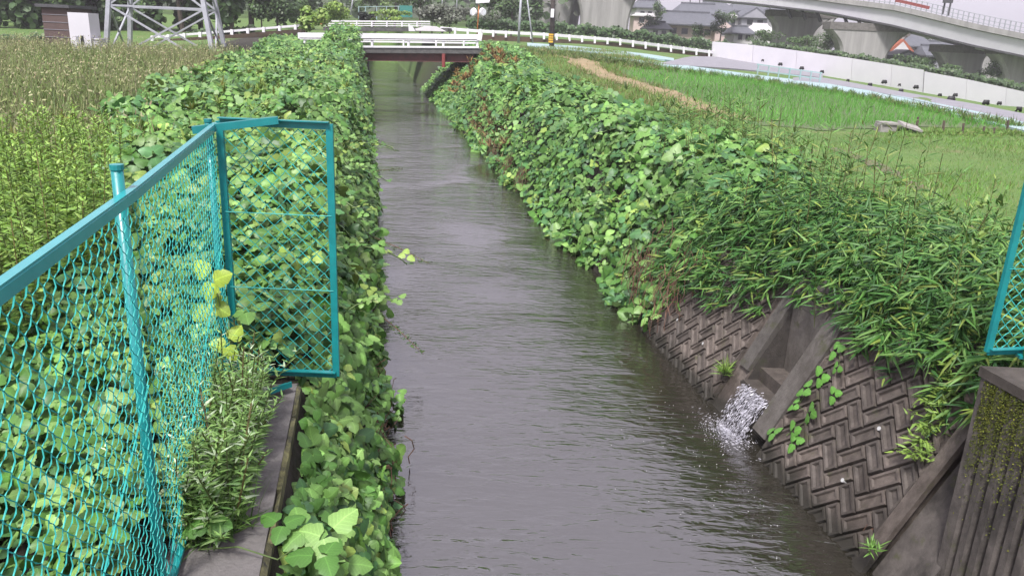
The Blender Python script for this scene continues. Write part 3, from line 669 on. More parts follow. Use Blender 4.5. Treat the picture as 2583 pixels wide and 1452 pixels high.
# shed and cabinet on the far left
hs_ = thing('brown_shed', 'brown clad shed behind the tall weeds beside the pale cabinet', 'shed', at_y(140, 132, 42))
a, b = at_y(110, 70, 42), at_y(174, 70, 42)
MB().prism([(a.x, 42, 1.2), (b.x, 42, 1.2), (b.x, 42, 4.4), (a.x, 42, 4.4)], (0, 2.4, 0)).build('wall', 'brown_wall', hs_)
for k in range(7): MB().bar((a.x - .01, 41.99, 1.9 + k * .36), (b.x + .01, 41.99, 1.9 + k * .36), .03, .02).build('batten', 'plaster_grey', hs_)
MB().abox(a.x - .2, b.x + .2, 41.8, 44.6, 4.4, 4.55).build('roof', 'dark_steel', hs_)
cb = thing('utility_cabinet', 'pale grey equipment cabinet with a dark slot next to the brown shed', 'cabinet', at_y(200, 132, 41))
a, b = at_y(174, 70, 41), at_y(226, 70, 41)
MB().abox(a.x, b.x, 41, 42, 1.2, 4.2).build('body', 'white_panel', cb); q = at_y(207, 102, 40.97)
MB().abox(q.x - .07, q.x + .07, 40.96, 41.01, q.z - .22, q.z + .22).build('slot', 'black', cb); q = at_y(196, 102, 40.97)
MB().abox(q.x - .06, q.x + .06, 40.97, 41.01, q.z - .2, q.z + .2).build('vent', 'plaster_grey', cb)
a, b = at_y(227, 100, 41), at_y(246, 100, 41); lb = MB().abox(a.x, b.x, 41.1, 41.8, 1.2, a.z); lb.abox(a.x - .03, b.x + .03, 41.05, 41.85, a.z, a.z + .06)
tag(lb.build('meter_box', 'white_panel'), 'low white box standing against the pale cabinet', 'box')
bank_wall([(-60, 121), (0, 119), (108, 113)], [52, 52, 52], 1.2, 'plaster', 'low_wall', 'low pale wall at the far edge of the weeds beside the shed', .3)

# ------------------------------------------------------------------ right side: wall, works strip, paddy
WT = [(1797, 105), (1900, 114), (2060, 134), (2200, 155), (2333, 177), (2460, 200), (2640, 240)]
WBm = [(1797, 146), (1900, 158), (2060, 180), (2200, 207), (2333, 233), (2460, 258), (2640, 292)]
WD = [86, 83, 78, 74, 70, 67, 63]
ww = thing('white_barrier', 'long white smooth barrier wall below the elevated road', 'barrier', at_y(2100, 190, 76))
fw = lambda x, top: at_y(x, np.interp(x, [p[0] for p in (WT if top else WBm)], [p[1] for p in (WT if top else WBm)]), np.interp(x, [p[0] for p in WT], WD))
edges = [1797, 1900, 2010, 2150, 2250, 2331, 2333, 2440, 2540, 2640]
for a, b in zip(edges, edges[1:]):
    if b - a < 5: continue
    dz = Vector((0, 0, .0 if a < 2332 else -.12)); g = .3
    MB().prism([fw(a + g, True) + dz, fw(b - g, True) + dz, fw(b - g, False) - Vector((0, 0, 1)), fw(a + g, False) - Vector((0, 0, 1))], (0, .25, 0)).build('panel', 'white_panel', ww)
# grey sheeted bank in front of the barrier and pale kerb strips
def ribbon(top, bot, D0, D1, mt, name, label, th=(0, .5, 0), cat='bank', n=16, struct_=False):
    x0, x1 = top[0][0], top[-1][0]; m = MB()
    for k in range(n):
        xa, xb = x0 + (x1 - x0) * k / n, x0 + (x1 - x0) * (k + 1) / n
        I = lambda x, t: np.interp(x, [p[0] for p in t], [p[1] for p in t]); d = lambda x, D: np.interp(x, [1300, 1800, 2640], D)
        m.prism([at_g(xa, I(xa, top), .12), at_g(xb, I(xb, top), .12), at_g(xb, I(xb, bot), .12), at_g(xa, I(xa, bot), .12)], (0, 0, .12))
    o = m.build(name, mt); return struct(o, label) if struct_ else tag(o, label, cat)
ribbon([(1672, 158), (1740, 142), (1810, 143), (1900, 157), (2060, 180), (2075, 186)], [(1672, 161), (1740, 166), (1840, 172), (1950, 182), (2060, 194), (2075, 196)], (85, 82, 60), (84, 79, 58), 'tarp', 'sheeted_bank', 'grey sheeting over the bank at the start of the white barrier')
ribbon([(2000, 196), (2060, 193), (2120, 203), (2300, 236), (2460, 262), (2640, 298)], [(2000, 203), (2060, 207), (2160, 222), (2300, 250), (2460, 288), (2640, 325)], (85, 79, 56), (84, 77, 54), 'tarp', 'sheeted_bank', 'long grey sheeted strip running along the foot of the white barrier')
ribbon([(1330, 108), (1460, 117), (1640, 137), (1700, 147)], [(1330, 116), (1460, 128), (1640, 146), (1700, 153)], (76, 80, 56), (75.5, 79.5, 55), 'pale_teal', 'kerb_strip', 'pale teal kerb strip along the field below the brown wall', cat='kerb')
ribbon([(1500, 139), (1680, 158), (1900, 188), (2070, 208), (2250, 238), (2440, 276), (2640, 318)], [(1500, 143), (1680, 166), (1900, 197), (2070, 219), (2250, 252), (2440, 295), (2640, 342)], (78, 74, 50), (77.5, 73.5, 49.5), 'pale_teal', 'kerb_strip', 'long pale kerb strip between the paddy and the grey sheeting', cat='kerb')
gfr = thing('low_fence', 'low pale green pipe fence on the kerb strip by the sheeted bank', 'fence', at_y(1960, 190, 72))
ga, gb = at_g(1905, 190), at_g(2070, 213)
for h in (.35, .75): MB().bar(ga + Vector((0, 0, h)), gb + Vector((0, 0, h)), .06, .08).build('pipe_rail', 'pale_teal', gfr)
for x in (1910, 1937, 1963, 1990, 2017, 2043, 2066): MB().bar(ga.lerp(gb, (x - 1905) / 165) - Vector((0, 0, .1)), ga.lerp(gb, (x - 1905) / 165) + Vector((0, 0, .8)), .08, .08).build('rail_post', 'pale_teal', gfr)
SBX = [(1923, 153), (1968, 163), (2022, 173), (2073, 182), (2138, 204), (2194, 215), (2230, 208), (2268, 215), (2272, 230), (2310, 221), (2370, 241), (2398, 254), (2409, 241), (2486, 262), (2520, 262), (2568, 280)]
wsb = ['beside the first panel', 'left of the low fence', 'above the low fence', 'at the end of the first sheet', 'where the second sheet starts', 'just past a barrier joint', 'highest of the middle group', 'under a leaning board', 'lowest of the middle group', 'alone past the middle group', 'pointed and upright', 'large and low', 'pointed beside the large one', 'tall by the weed clump', 'between the weed clumps', 'last at the picture edge']
for (x, y), w in zip(SBX, wsb):
    wd_ = float(np.interp(x, [p[0] for p in WT], WD)) - .7; p = at_g(x, y + 3); p = (at_y(x, y + 3, wd_) if p.y > wd_ else p) + Vector((0, 0, .12)); m = MB(); r = random.uniform(.10, .19)
    pts = [p + Vector((-r, 0, -.1)), p + Vector((-r * .4, 0, .05)), p + Vector((r * .5, 0, .06)), p + Vector((r, 0, -.1))]
    m.tube(pts, [r * .6, r * .9, r * .85, r * .5], 7); tag(m.build('sandbag', 'black', smooth=True), 'black sandbag at the foot of the white barrier, ' + w, 'sandbag', 'sandbags along the barrier')

# paddy field and dirt path
strip('dirt_path', [at_g(1290, 122), at_g(1360, 128), at_g(1450, 150), at_g(1540, 196), at_g(1700, 244), at_g(1880, 306)], (-.75, .75), .035, 'dirt', 'tan dirt path along the top of the leafy bank', .35)
mat('track_soil', (.13, .10, .075), (.09, .11, .04), .95, 3, .5)
strip('dirt_track', [at_g(2090, 372), at_g(2200, 412), at_g(2330, 486)], (-.16, .16), .012, 'track_soil', 'bare earth wheel track in the mown grass', .7)
strip('dirt_track', [at_g(2440, 575), at_g(2520, 615), at_g(2640, 680)], (-.12, .12), .012, 'track_soil', 'short bare earth rut beside the mesh panel', .7)
PX = [(1560, 184), (1660, 178), (1850, 200), (2100, 238), (2300, 275), (2583, 332), (2320, 322), (2080, 330), (1890, 316), (1700, 234)]
PP = [at_g(x, y) for x, y in PX]
mat('paddy_mud', (.09, .13, .035), (.06, .085, .03), .6, 2)
def inpoly(x, y, P):
    c = np.zeros(len(x), bool); n = len(P)
    for i in range(n):
        a, b = P[i], P[i - 1]
        cond = ((a.y > y) != (b.y > y)) & (x < (b.x - a.x) * (y - a.y) / (b.y - a.y + 1e-12) + a.x); c ^= cond
    return c
m = MB(); cs = .6
for gx0 in np.arange(2, 24, cs):
    for gy0 in np.arange(22, 84, cs):
        if inpoly(np.array([gx0 + cs / 2]), np.array([gy0 + cs / 2]), PP)[0]:
            q = [(gx0, gy0), (gx0 + cs, gy0), (gx0 + cs, gy0 + cs), (gx0, gy0 + cs)]; m.add([(x, y, float(ground(x, y)) + .02) for x, y in q], [(0, 1, 2, 3)])
struct(m.build('paddy_field', 'paddy_mud'), 'bright green rice paddy')
gy, gx = np.meshgrid(np.arange(22, 80, .42), np.arange(2, 24, .26)); gx = gx.ravel() + rng.normal(0, .03, gx.size); gy = gy.ravel() + rng.normal(0, .05, gy.size)
k = inpoly(gx, gy, PP); gx, gy = gx[k], gy[k]; rep = 7
gx = np.repeat(gx, rep) + rng.normal(0, .04, len(gx) * rep); gy = np.repeat(gy, rep) + rng.normal(0, .05, len(gy) * rep); n = len(gx)
dirs = np.stack([rng.normal(0, .32, n), rng.normal(0, .32, n), np.ones(n)], 1)
bl = headed(dirs, rng.uniform(0, 6.28, n), np.ones(n)) * np.array([.045, 1, 1])[None, None, :] * rng.uniform(.22, .36, n)[:, None, None]
o = bulk('rice', BLADE, BLADEF, np.stack([gx, gy, plain(gx, gy) + .04], 1), bl, pick([(.085, .27, .03), (.11, .31, .045), (.07, .23, .028)], [4, 3, 3], n) * (1 + .15 * vn(gx, gy, 5))[:, None], 'blade'); tag(o, 'bright green rice standing in rows in the paddy', 'rice', kind='stuff')
# stakes and outlet box
for i, (x, y0, y1, w) in enumerate([(2313, 295, 330, 'tallest, next to the concrete outlet'), (2379, 304, 335, 'second along from the outlet'), (2428, 311, 338, 'third along, leaning'), (2480, 319, 337, 'fourth, half hidden in weeds'), (2506, 322, 338, 'fifth, short'), (2541, 303, 334, 'sixth, near the picture edge')]):
    b = at_g(x, y1); t = at_y(x + 3, y0, b.y); tag(MB().tube([b - Vector((0, 0, .2)), t], [.042, .036], 7).build('wooden_stake', 'wood'), 'dark wooden stake at the field edge, ' + w, 'stake', 'stakes along the field edge')
b = at_g(2240, 334); ob = thing('concrete_outlet', 'pale concrete field outlet box with a slab beside it in the grass', 'outlet', b)
MB().abox(b.x - .25, b.x + .25, b.y, b.y + .5, b.z - .1, b.z + .24).build('box', 'stone_pale', ob); MB().abox(b.x - .22, b.x + .3, b.y - .05, b.y + .55, b.z + .24, b.z + .30).build('lid', 'stone_pale', ob)
MB().box((b.x + .75, b.y + .2, b.z + .2), (.32, 0, -.08), (0, .22, .05), (.01, 0, .03)).build('slab', 'stone_pale', ob); MB().box((b.x + .75, b.y + .3, b.z + .05), (.2, 0, 0), (0, .2, 0), (0, 0, .08)).build('base', 'concrete', ob)

# ------------------------------------------------------------------ viaduct
vi = thing('viaduct', 'elevated concrete road with pale girders on flared piers', 'viaduct', at_y(2100, 160, 108))
VX = [1150, 1300, 1500, 1700, 1830, 1900, 2086, 2258, 2457, 2583, 2800]
VLO = [-95, -72, -40, -14, 2, 8, 30, 64, 114, 140, 190]
VUP = [-150, -125, -90, -60, -35, -22, 6, 28, 76, 102, 150]
VTOP = [-185, -160, -120, -90, -66, -50, -28, -8, 42, 70, 118]
VDd = [150, 144, 135, 127, 122, 119, 112, 106, 99, 95, 88]
def V(x, tab, dd=0): return at_y(x, float(np.interp(x, VX, tab)), float(np.interp(x, VX, VDd)) + dd)
xs = list(range(1150, 2801, 50))
girds = MB(); par = MB(); dk = MB(); soff = MB()
for a, b in zip(xs, xs[1:]):
    girds.prism([V(a, VUP), V(b, VUP), V(b, VLO), V(a, VLO)], (0, .35, 0))
    g2 = Vector((.6, 3.2, .0)); girds.prism([p + g2 for p in (V(a, VUP), V(b, VUP), V(b, VLO), V(a, VLO))], (0, .3, 0))
    g3 = Vector((1.2, 6.6, .0)); girds.prism([p + g3 for p in (V(a, VUP), V(b, VUP), V(b, VLO), V(a, VLO))], (0, .3, 0))
    up_ = Vector((0, -.5, .02)); dk.prism([V(a, VUP) + up_, V(b, VUP) + up_, V(b, VUP) + up_ + Vector((0, 0, .28)), V(a, VUP) + up_ + Vector((0, 0, .28))], (1.5, 9, 0))
    pu = Vector((0, -.5, .305)); par.prism([V(a, VUP) + pu, V(b, VUP) + pu, V(b, VUP) + pu + Vector((0, 0, .34)), V(a, VUP) + pu + Vector((0, 0, .34))], (0, .25, 0))
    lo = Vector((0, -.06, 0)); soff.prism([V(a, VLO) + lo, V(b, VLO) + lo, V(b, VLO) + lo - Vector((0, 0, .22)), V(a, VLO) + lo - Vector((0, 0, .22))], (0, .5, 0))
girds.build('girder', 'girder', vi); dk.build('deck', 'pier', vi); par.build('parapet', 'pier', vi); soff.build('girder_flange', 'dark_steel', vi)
rl = MB(); x = 1900
for h in (.55, .95, 1.4):
    for a, b in zip(xs[14:], xs[15:]):
        q = Vector((0, -.4, .3 + h)); rl.bar(V(a, VUP) + q, V(b, VUP) + q, .07, .07)
rl.build('railing', 'grey_steel', vi)
x = 1900
while x < 2790:
    q = Vector((0, -.4, .64)); MB().bar(V(x, VUP) + q, V(x, VUP) + q + Vector((0, 0, 1.1)), .1, .1).build('railing_post', 'grey_steel', vi); x += 13
rd = MB()
for a in range(2250, 2335, 17): q = Vector((0, -.46, 1.18)); rd.bar(V(a, VUP) + q, V(a + 17, VUP) + q, .05, .35)
rd.build('red_sheet', 'red', vi)
p = V(2370, VUP) + Vector((0, -.4, .8)); sg = MB().bar(p, p + Vector((0, 0, 1.5)), .16, .16); sg.build('sign_post', 'dark_steel', vi); p = V(2384, VUP) + Vector((0, -.4, .8)); MB().bar(p, p + Vector((0, 0, 1.5)), .16, .16).build('sign_post', 'dark_steel', vi)
p = V(2374, VUP) + Vector((0, -.5, 2.25)); MB().abox(p.x - .45, p.x + .6, p.y - .2, p.y + .2, p.z - .1, p.z + .6).build('sign_box', 'dark_steel', vi)
def pier(xc, yb, wb, xt, yt, wt, D, th=2.6, cap=True, mt='pier'):
    """flared pier: bottom centre/width px, top centre/width px at depth D"""
    n = 9; ringf = []
    for k in range(n + 1):
        t = k / n; e = t ** 2.3
        w = (wb + (wt - wb) * e) / FPX * D / 2; c = at_y(xc + (xt - xc) * t, yb + (yt - yb) * t, D)
        ringf.append((c, w))
    m = MB(); c0, w0 = ringf[0]; ringf = [(c0 - Vector((0, 0, 3)), w0)] + ringf
    for (c, w) in ringf:
        b = min(.35, w * .2); m.v += [tuple(c + Vector(q)) for q in ((-w + b, 0, 0), (w - b, 0, 0), (w, b, 0), (w, th - b, 0), (w - b, th, 0), (-w + b, th, 0), (-w, th - b, 0), (-w, b, 0))]
    for i in range(len(ringf) - 1): m.f += [(i * 8 + j, i * 8 + (j + 1) % 8, (i + 1) * 8 + (j + 1) % 8, (i + 1) * 8 + j) for j in range(8)]
    m.f += [tuple(range(8))[::-1], tuple(range(len(ringf) * 8 - 8, len(ringf) * 8))]
    o = m.build('pier', mt, vi)
    if cap:
        c, w = ringf[-1]; MB().prism([c + Vector((-w, -.1, 0)), c + Vector((w, -.1, -.006 * w)), c + Vector((w, -.1, .9)), c + Vector((-w, -.1, .9))], (0, th + .2, 0)).build('pier_cap', 'concrete', o)
for a in ((1397, 78, 70, 1404, -60, 150, 136), (1425, 72, 60, 1440, -60, 120, 146), (1524, 82, 112, 1535, -60, 200, 133), (2004, 92, 92, 2022, 44, 150, 121), (2062, 84, 60, 2066, 44, 90, 131), (2178, 152, 112, 2196, 78, 196, 108), (2242, 128, 40, 2258, 90, 70, 118), (2437, 186, 84, 2432, 134, 122, 104), (2492, 180, 60, 2500, 140, 90, 112), (2590, 214, 96, 2592, 140, 150, 98)): pier(*a)
for x in (1985, 2022, 2060, 2130, 2165): MB().bar(V(x, VLO, 3) - Vector((0, 0, .1)), V(x + 14, VLO, 3) - Vector((0, 0, 1.4)), .5, .3).build('cross_brace', 'dark_steel', vi)

# ------------------------------------------------------------------ houses
def house(x0, x1, ye, yb, D, rise, depth, wall, roof, label, wins=3, gable='y', over=.5, storey2=False):
    a, b = at_y(x0, ye, D), at_y(x1, ye, D); zb = at_y((x0 + x1) / 2, yb, D).z; ze = a.z; h = thing('house', label, 'house', ((a.x + b.x) / 2, D, zb), 'houses beyond the elevated road')
    MB().abox(a.x, b.x, D, D + depth, zb - 3, ze).build('wall', wall, h)
    m = MB(); X0, X1, Y0, Y1 = a.x - over, b.x + over, D - over, D + depth + over
    if gable == 'x':                                        # gable faces the viewer
        xm = (X0 + X1) / 2; m.prism([(X0, Y0, ze - .1), (X1, Y0, ze - .1), (X1, Y0, ze + .08), (xm, Y0, ze + rise), (X0, Y0, ze + .08)], (0, Y1 - Y0, 0))
        r = m.build('roof', roof, h); MB().prism([(X0 + over, Y0 + over - .52, ze + .0), (X1 - over, Y0 + over - .52, ze), (xm, Y0 + over - .52, ze + rise - .35)], (0, .02, 0)).build('gable_wall', wall, h)
    else:
        ym = (Y0 + Y1) / 2; ins = min(1.6, (X1 - X0) * .18)
        vs = [(X0, Y0, ze - .05), (X1, Y0, ze - .05), (X1, Y1, ze - .05), (X0, Y1, ze - .05), (X0, Y0, ze + .15), (X1, Y0, ze + .15), (X1, Y1, ze + .15), (X0, Y1, ze + .15), (X0 + ins, ym, ze + rise), (X1 - ins, ym, ze + rise)]
        r = m.add(vs, [(3, 2, 1, 0), (0, 1, 5, 4), (1, 2, 6, 5), (2, 3, 7, 6), (3, 0, 4, 7), (4, 5, 9, 8), (5, 6, 9), (6, 7, 8, 9), (7, 4, 8)]).build('roof', roof, h)
        MB().bar((X0 + ins, ym, ze + rise + .1), (X1 - ins, ym, ze + rise + .1), .35, .3).build('ridge', roof, r)
    hh = ze - zb; wd = (b.x - a.x) / (wins + .5)
    for lv in ([.55] if hh < 4 else [.22, .72]):
        for k in range(wins):
            x = a.x + wd * (k + .55); z = zb + hh * lv; q = MB().abox(x, x + wd * .55, D - .05, D + .02, z - .45, z + .45).build('window', 'window_glass', h); MB().abox(x - .06, x + wd * .55 + .06, D - .09, D - .052, z - .52, z - .455).build('sill', 'plaster', q)
    return h
house(1606, 1672, 20, 52, 165, 1.6, 8, 'plaster', 'roof_tile', 'pale house behind the flared pier with a dark ridge roof')
house(1600, 1660, 40, 62, 152, .35, 6, 'plaster_pink', 'plaster', 'low pinkish flat house beside the flared pier', wins=2)
house(1712, 1830, 34, 62, 160, 2.0, 9, 'plaster', 'roof_tile', 'two storey house with wide grey hip roof up the slope')
house(1676, 1806, 62, 98, 142, 2.2, 8, 'plaster_pink', 'roof_tile', 'broad low house with deep dark tiled roof and pinkish walls', wins=4, over=1.2)
house(1832, 1864, 46, 68, 152, 1.5, 7, 'plaster', 'roof_tile', 'small white house with a pointed gable towards the field', wins=1, gable='x')
house(1872, 1936, 44, 72, 150, 1.8, 7, 'plaster_grey', 'roof_tile', 'grey walled house with gable end beside the small white one', wins=2, gable='x')
house(1852, 1900, 86, 102, 132, 1.2, 6, 'plaster', 'roof_tile', 'low house with grey roof nearest the barrier start', wins=2)
house(1905, 1950, 82, 100, 138, 1.3, 6, 'plaster', 'plaster', 'white roofed outbuilding beside the low grey roofed house', wins=1)
house(1850, 1960, 28, 60, 185, 2.2, 9, 'plaster_grey', 'roof_tile', 'farthest dark house on the rise under the girder', wins=3)
house(2288, 2348, 118, 160, 122, 1.9, 7, 'plaster', 'roof_tile', 'two storey cream house seen under the elevated road', wins=2, gable='y')
house(2248, 2292, 128, 160, 116, 1.6, 7, 'plaster', 'roof_red', 'house with orange red roof partly behind the big pier', wins=1, gable='x')
house(2340, 2392, 142, 168, 118, 1.4, 6, 'plaster_grey', 'roof_tile', 'grey house with low roof between the two right piers', wins=2)
house(2262, 2310, 142, 164, 112, .9, 4, 'plaster_grey', 'roof_tile', 'small lean-to house in front of the cream one', wins=1, gable='x')
house(1770, 1850, 26, 58, 178, 1.9, 8, 'plaster_grey', 'roof_tile', 'dark roofed house on the skyline behind the hip roofed one', wins=2)
house(1636, 1690, 74, 96, 136, 1.2, 6, 'plaster', 'roof_tile', 'white walled shed house below the pointed garden tree', wins=2)
house(1806, 1850, 70, 96, 140, 1.3, 6, 'plaster_pink', 'roof_tile', 'narrow house between the broad low house and the grey roof', wins=1, gable='x')
house(1950, 2000, 34, 62, 178, 1.8, 8, 'plaster', 'roof_tile', 'house half hidden behind the flared pier under the girder', wins=2)
house(2350, 2420, 128, 150, 140, 1.5, 7, 'plaster_pink', 'roof_tile', 'distant house glimpsed between the right piers', wins=2)
for x, y, l in ((1617, -6, 'dark slim pole rising behind the first house roof'), (1741, -4, 'thin dark pole above the wide hip roof'), (1765, -4, 'second thin dark pole above the wide hip roof'), (1942, 20, 'thin dark pole by the farthest dark house')):
    pole(x, 50, x, y - 20, 175, .13, 'dark_steel', 'utility_pole', l, 'pole', 6)

# ------------------------------------------------------------------ foliage
GREENS = [(.058, .145, .026), (.10, .205, .044), (.155, .275, .072), (.05, .13, .042), (.19, .28, .058)]
def canopy_scatter(name, label, fO, y0, y1, hfun, dens, size, cols, w, near=None, layers=((1.0, .80), (.45, .28)), cat='kudzu', far_y=17, mask=None, skew=1.3):
    """kudzu leaves over the bank: fO(y) -> (o0, o1)"""
    root = thing(name, label, cat, (float(XC((y0 + y1) / 2) + fO((y0 + y1) / 2)[0]), (y0 + y1) / 2, 1.0))
    allp = []
    for lay, frac in layers:
        n = int(dens * frac); y = y0 + (y1 - y0) * rng.random(n) ** skew; a, b = fO(y); o = a + (b - a) * rng.random(n)
        X = XC(y) + o
        e = .12
        def top(X, Y): return np.maximum(bank(X, Y), -.05) + hfun(X - XC(Y), Y) * lay
        z = top(X, y); gxn = (top(X + e, y) - top(X - e, y)) / (2 * e); gyn = (top(X, y + e) - top(X, y - e)) / (2 * e)
        nr = unit(np.stack([-gxn, -gyn, np.ones(n)], 1).clip(-2.2, 2.2)); nr[:, 2] += .55
        nr = unit(nr) + rng.normal(0, .48, (n, 3)) + np.array([0, -.25, 0]); z = z + rng.normal(0, .085, n)
        keep = np.ones(n, bool) if mask is None else mask(o, y)
        keep &= z > .03
        if lay > .9: keep &= (vn(o + 5, y, .42, 1.7) + .5 * vn(o, y, .17, 3)) < .62      # hollows in the cover
        cc = pick(cols, w, n) * (1 + .22 * vn(X, y, 1.3, 2))[:, None]
        lime = (.35 * sm(.25, .8, vn(X, y, 2.6, 9)) * (o < 0) * sm(7, 11, y))[:, None]; cc = cc * (1 - lime) + lime * cc * np.array([1.7, 1.2, 1.0])
        allp.append((np.stack([X, y, z], 1)[keep], nr[keep], cc[keep], (lay > .9) * np.ones(keep.sum(), bool)))
    P = np.concatenate([a[0] for a in allp]); Nn = np.concatenate([a[1] for a in allp]); C = np.concatenate([a[2] for a in allp]); T = np.concatenate([a[3] for a in allp])
    s = size * np.interp(P[:, 1], [2, 6, 9, 13], [.70, .74, .9, 1]) * rng.choice([.55, .75, .95, 1.1, 1.3], len(P)) * rng.uniform(.85, 1.15, len(P)); Mx = frames(Nn, rng.uniform(0, 6.28, len(P)), s) * np.stack([rng.uniform(.78, 1.08, len(P)), np.ones(len(P)), rng.uniform(.6, 2.6, len(P))], 1)[:, None, :]
    d = P[:, 1]; lone = np.zeros(len(P), bool)
    if near: 
        idx = np.where(T)[0]; idx = idx[np.argsort(d[idx])]; lone[idx[:near]] = True
    nf = (d < far_y) & ~lone; ff = (d >= far_y) & ~lone
    if nf.any(): bulk('foliage', TRI, TRIF, P[nf], Mx[nf], C[nf], 'leaf', root, TRIC)['kind'] = 'stuff'
    if ff.any(): bulk('foliage', STRI, STRIF, P[ff], Mx[ff] * 1.1, C[ff], 'leaf', root, STRIC)['kind'] = 'stuff'
    lone_leaves(P[lone], Mx[lone], C[lone], root)
    return root
LEAFMESH = []
def lone_leaves(P, M, C, root):
    if not LEAFMESH:
        for c in GREENS:
            for _ in range(2):
                me = bulk('leaf_proto', TRI, TRIF, [(0, 0, 0)], np.eye(3)[None], [np.array(c) * random.uniform(.85, 1.2)], 'leaf', None, TRIC); LEAFMESH.append((c, me.data)); COL.objects.unlink(me); bpy.data.objects.remove(me)
    for p, m_, c in zip(P, M, C):
        k = int(np.argmin([np.abs(np.array(q[0]) - c).sum() for q in LEAFMESH])); k = (k // 2) * 2 + random.randint(0, 1)
        o = bpy.data.objects.new('leaf', LEAFMESH[k][1]); COL.objects.link(o); o.parent = root
        mm = Matrix(m_.tolist()).to_4x4(); mm.translation = Vector(p) - root.location; o.matrix_local = mm
KW = [4, 4, 2.2, 2.2, .5]
def hL(o, y):
    a = -o
    h = .16 + .5 * sm(1.85, 3.0, a) + .34 * vn(o + 3, y, 1.5, 1) * sm(2.0, 3.2, a) + .10 * vn(o, y, .55, 6) * sm(1.9, 2.4, a)
    h = h + .9 * sm(40, 44, y) * (1 - sm(49, 50.5, y)) * (1 - sm(3.5, 6, a)) * sm(1.9, 2.6, a)
    h = h * (1 - .6 * sm(36, 41, y) * sm(4.2, 5.2, a))
    h = h * (1 - .55 * (1 - sm(4.5, 8, y)))
    h = h * (1 - .7 * sm(48.5, 50, y))
    h = np.where((y < 5.4) & (a < 2.7), .06, h)
    return h
canopy_scatter('kudzu_bank', 'broad leaved creeper covering the bank beside the teal fence', lambda y: (np.where(np.asarray(y) < 5.15, -2.5, left_edge(y)), -1.97 + .14 * vn(y, 0 * y, .8, 3) + .10 * vn(y, 0 * y, .3, 1)), 3.0, 60, hL, 28000, .138, GREENS, KW, near=290,
               mask=lambda o, y: (y > 5.15) | (o > -2.6))
canopy_scatter('kudzu_bank', 'broad leaved creeper behind the mesh of the long teal fence', lambda y: (left_edge(y) - .9, -3.2 + 0 * np.asarray(y)), 1.2, 6.5, lambda o, y: .30 + .10 * vn(o, y, 1.4), 5200, .105, GREENS, KW, near=200)
def hR(o, y):
    return (1 - .6 * sm(34, 42, y)) * (.10 + .62 * sm(1.85, 3.1, o) + .42 * vn(o, y, 1.7, 4) * sm(1.9, 3.0, o) + .11 * vn(o, y, .6, 2) * sm(1.85, 2.3, o) - .22 * sm(3.4, 4.6, o)) * (1 - .5 * sm(-1.0, 0.1, o - right_edge(y)))
canopy_scatter('kudzu_bank', 'broad leaved creeper covering the bank across from the fence', lambda y: (1.80 - .16 * vn(y, 0 * y, .9, 5) - .1 * vn(y, 0 * y, .3, 2), right_edge(y)), 9.0, 60.0, hR, 18500, .15, GREENS, [4, 4, 1.8, 3, .3], near=260,
               mask=lambda o, y: (y > 10.6 + .8 * vn(o, y, .7)) | (o > 7))
def runners(n, sidef, y0, y1, oa, ob, hf, label):
    m = MB(); P, Nn, C = [], [], []
    for _ in range(n):
        y = random.uniform(y0, y1); o = random.uniform(oa, ob); X = float(XC(y)) + o; z = float(np.maximum(bank(X, y), 0)) + float(hf(np.array(o), np.array(y))) * .9
        d = Vector((-sidef * random.uniform(.1, 1), random.uniform(-.9, .5), random.uniform(.1, .7))).normalized(); p = Vector((X, y, z)); q = [p]; k = random.randint(4, 7)
        for j in range(k):
            d = (d + Vector((random.gauss(0, .15), random.gauss(0, .15), -.22))).normalized(); p = p + d * random.uniform(.10, .17); p.z = max(p.z, .06); q.append(p.copy())
            P.append(tuple(p + Vector((random.gauss(0, .03), random.gauss(0, .03), .02)))); Nn.append((random.gauss(0, .4), -.3 + random.gauss(0, .4), 1)); C.append(random.choice(GREENS[:3] + GREENS[4:]))
        m.tube(q, .006, 4, False)
    t = thing('kudzu_runners', label, 'vine', P[0], kind='stuff'); m.build('stems', 'stem_green', t)['kind'] = 'stuff'
    nn = len(P); bulk('foliage', TRI, TRIF, P, frames(Nn, rng.uniform(0, 6.28, nn), .085 * rng.uniform(.6, 1.1, nn)), np.array(C) * rng.uniform(.75, 1.1, (nn, 1)), 'leaf', t, TRIC)['kind'] = 'stuff'
runners(70, -1, 6.5, 26, -4.5, -2.3, hL, 'leafy runners trailing from the fence side bank over the water')
runners(100, 1, 10.5, 34, 2.1, 5.0, hR, 'leafy runners trailing from the far bank over the water')
# long-leaved bamboo grass on the near right bank
def tufts(P, n_each, length, width, up, cols, w, m='blade', name='foliage', parent=None, tmpl=LANCE, tf=LANCEF, spread=.9, bias=(0, 0, 0), jit=.18):
    P = np.repeat(np.asarray(P, float), n_each, 0); n = len(P)
    d = np.stack([rng.normal(0, spread, n), rng.normal(0, spread, n), up + rng.normal(0, .35, n)], 1) + np.array(bias)
    L = length * rng.uniform(.6, 1.25, n)
    M = headed(d, rng.normal(0, .6, n), np.ones(n)) * np.array([width, 1, 1])[None, None, :] * L[:, None, None]
    return bulk(name, tmpl, tf, P + rng.normal(0, .02, P.shape), M, pick(cols, w, n, jit), m, parent)
def bank_pts(n, y0, y1, o0, o1, h0, h1, f=None):
    y = y0 + (y1 - y0) * rng.random(n); o = o0(y) + (o1(y) - o0(y)) * rng.random(n); X = XC(y) + o
    z = np.maximum(bank(X, y), .0) + h0 + (h1 - h0) * rng.random(n)
    P = np.stack([X, y, z], 1); return P if f is None else P[f(o, y, P)]
BG = [(.04, .12, .025), (.07, .17, .035), (.12, .23, .055), (.18, .25, .05), (.025, .08, .02)]
root = thing('bamboo_grass', 'dwarf bamboo with long narrow leaves hanging over the patterned revetment', 'bamboo', (OX(7, 3), 7, 1.6))
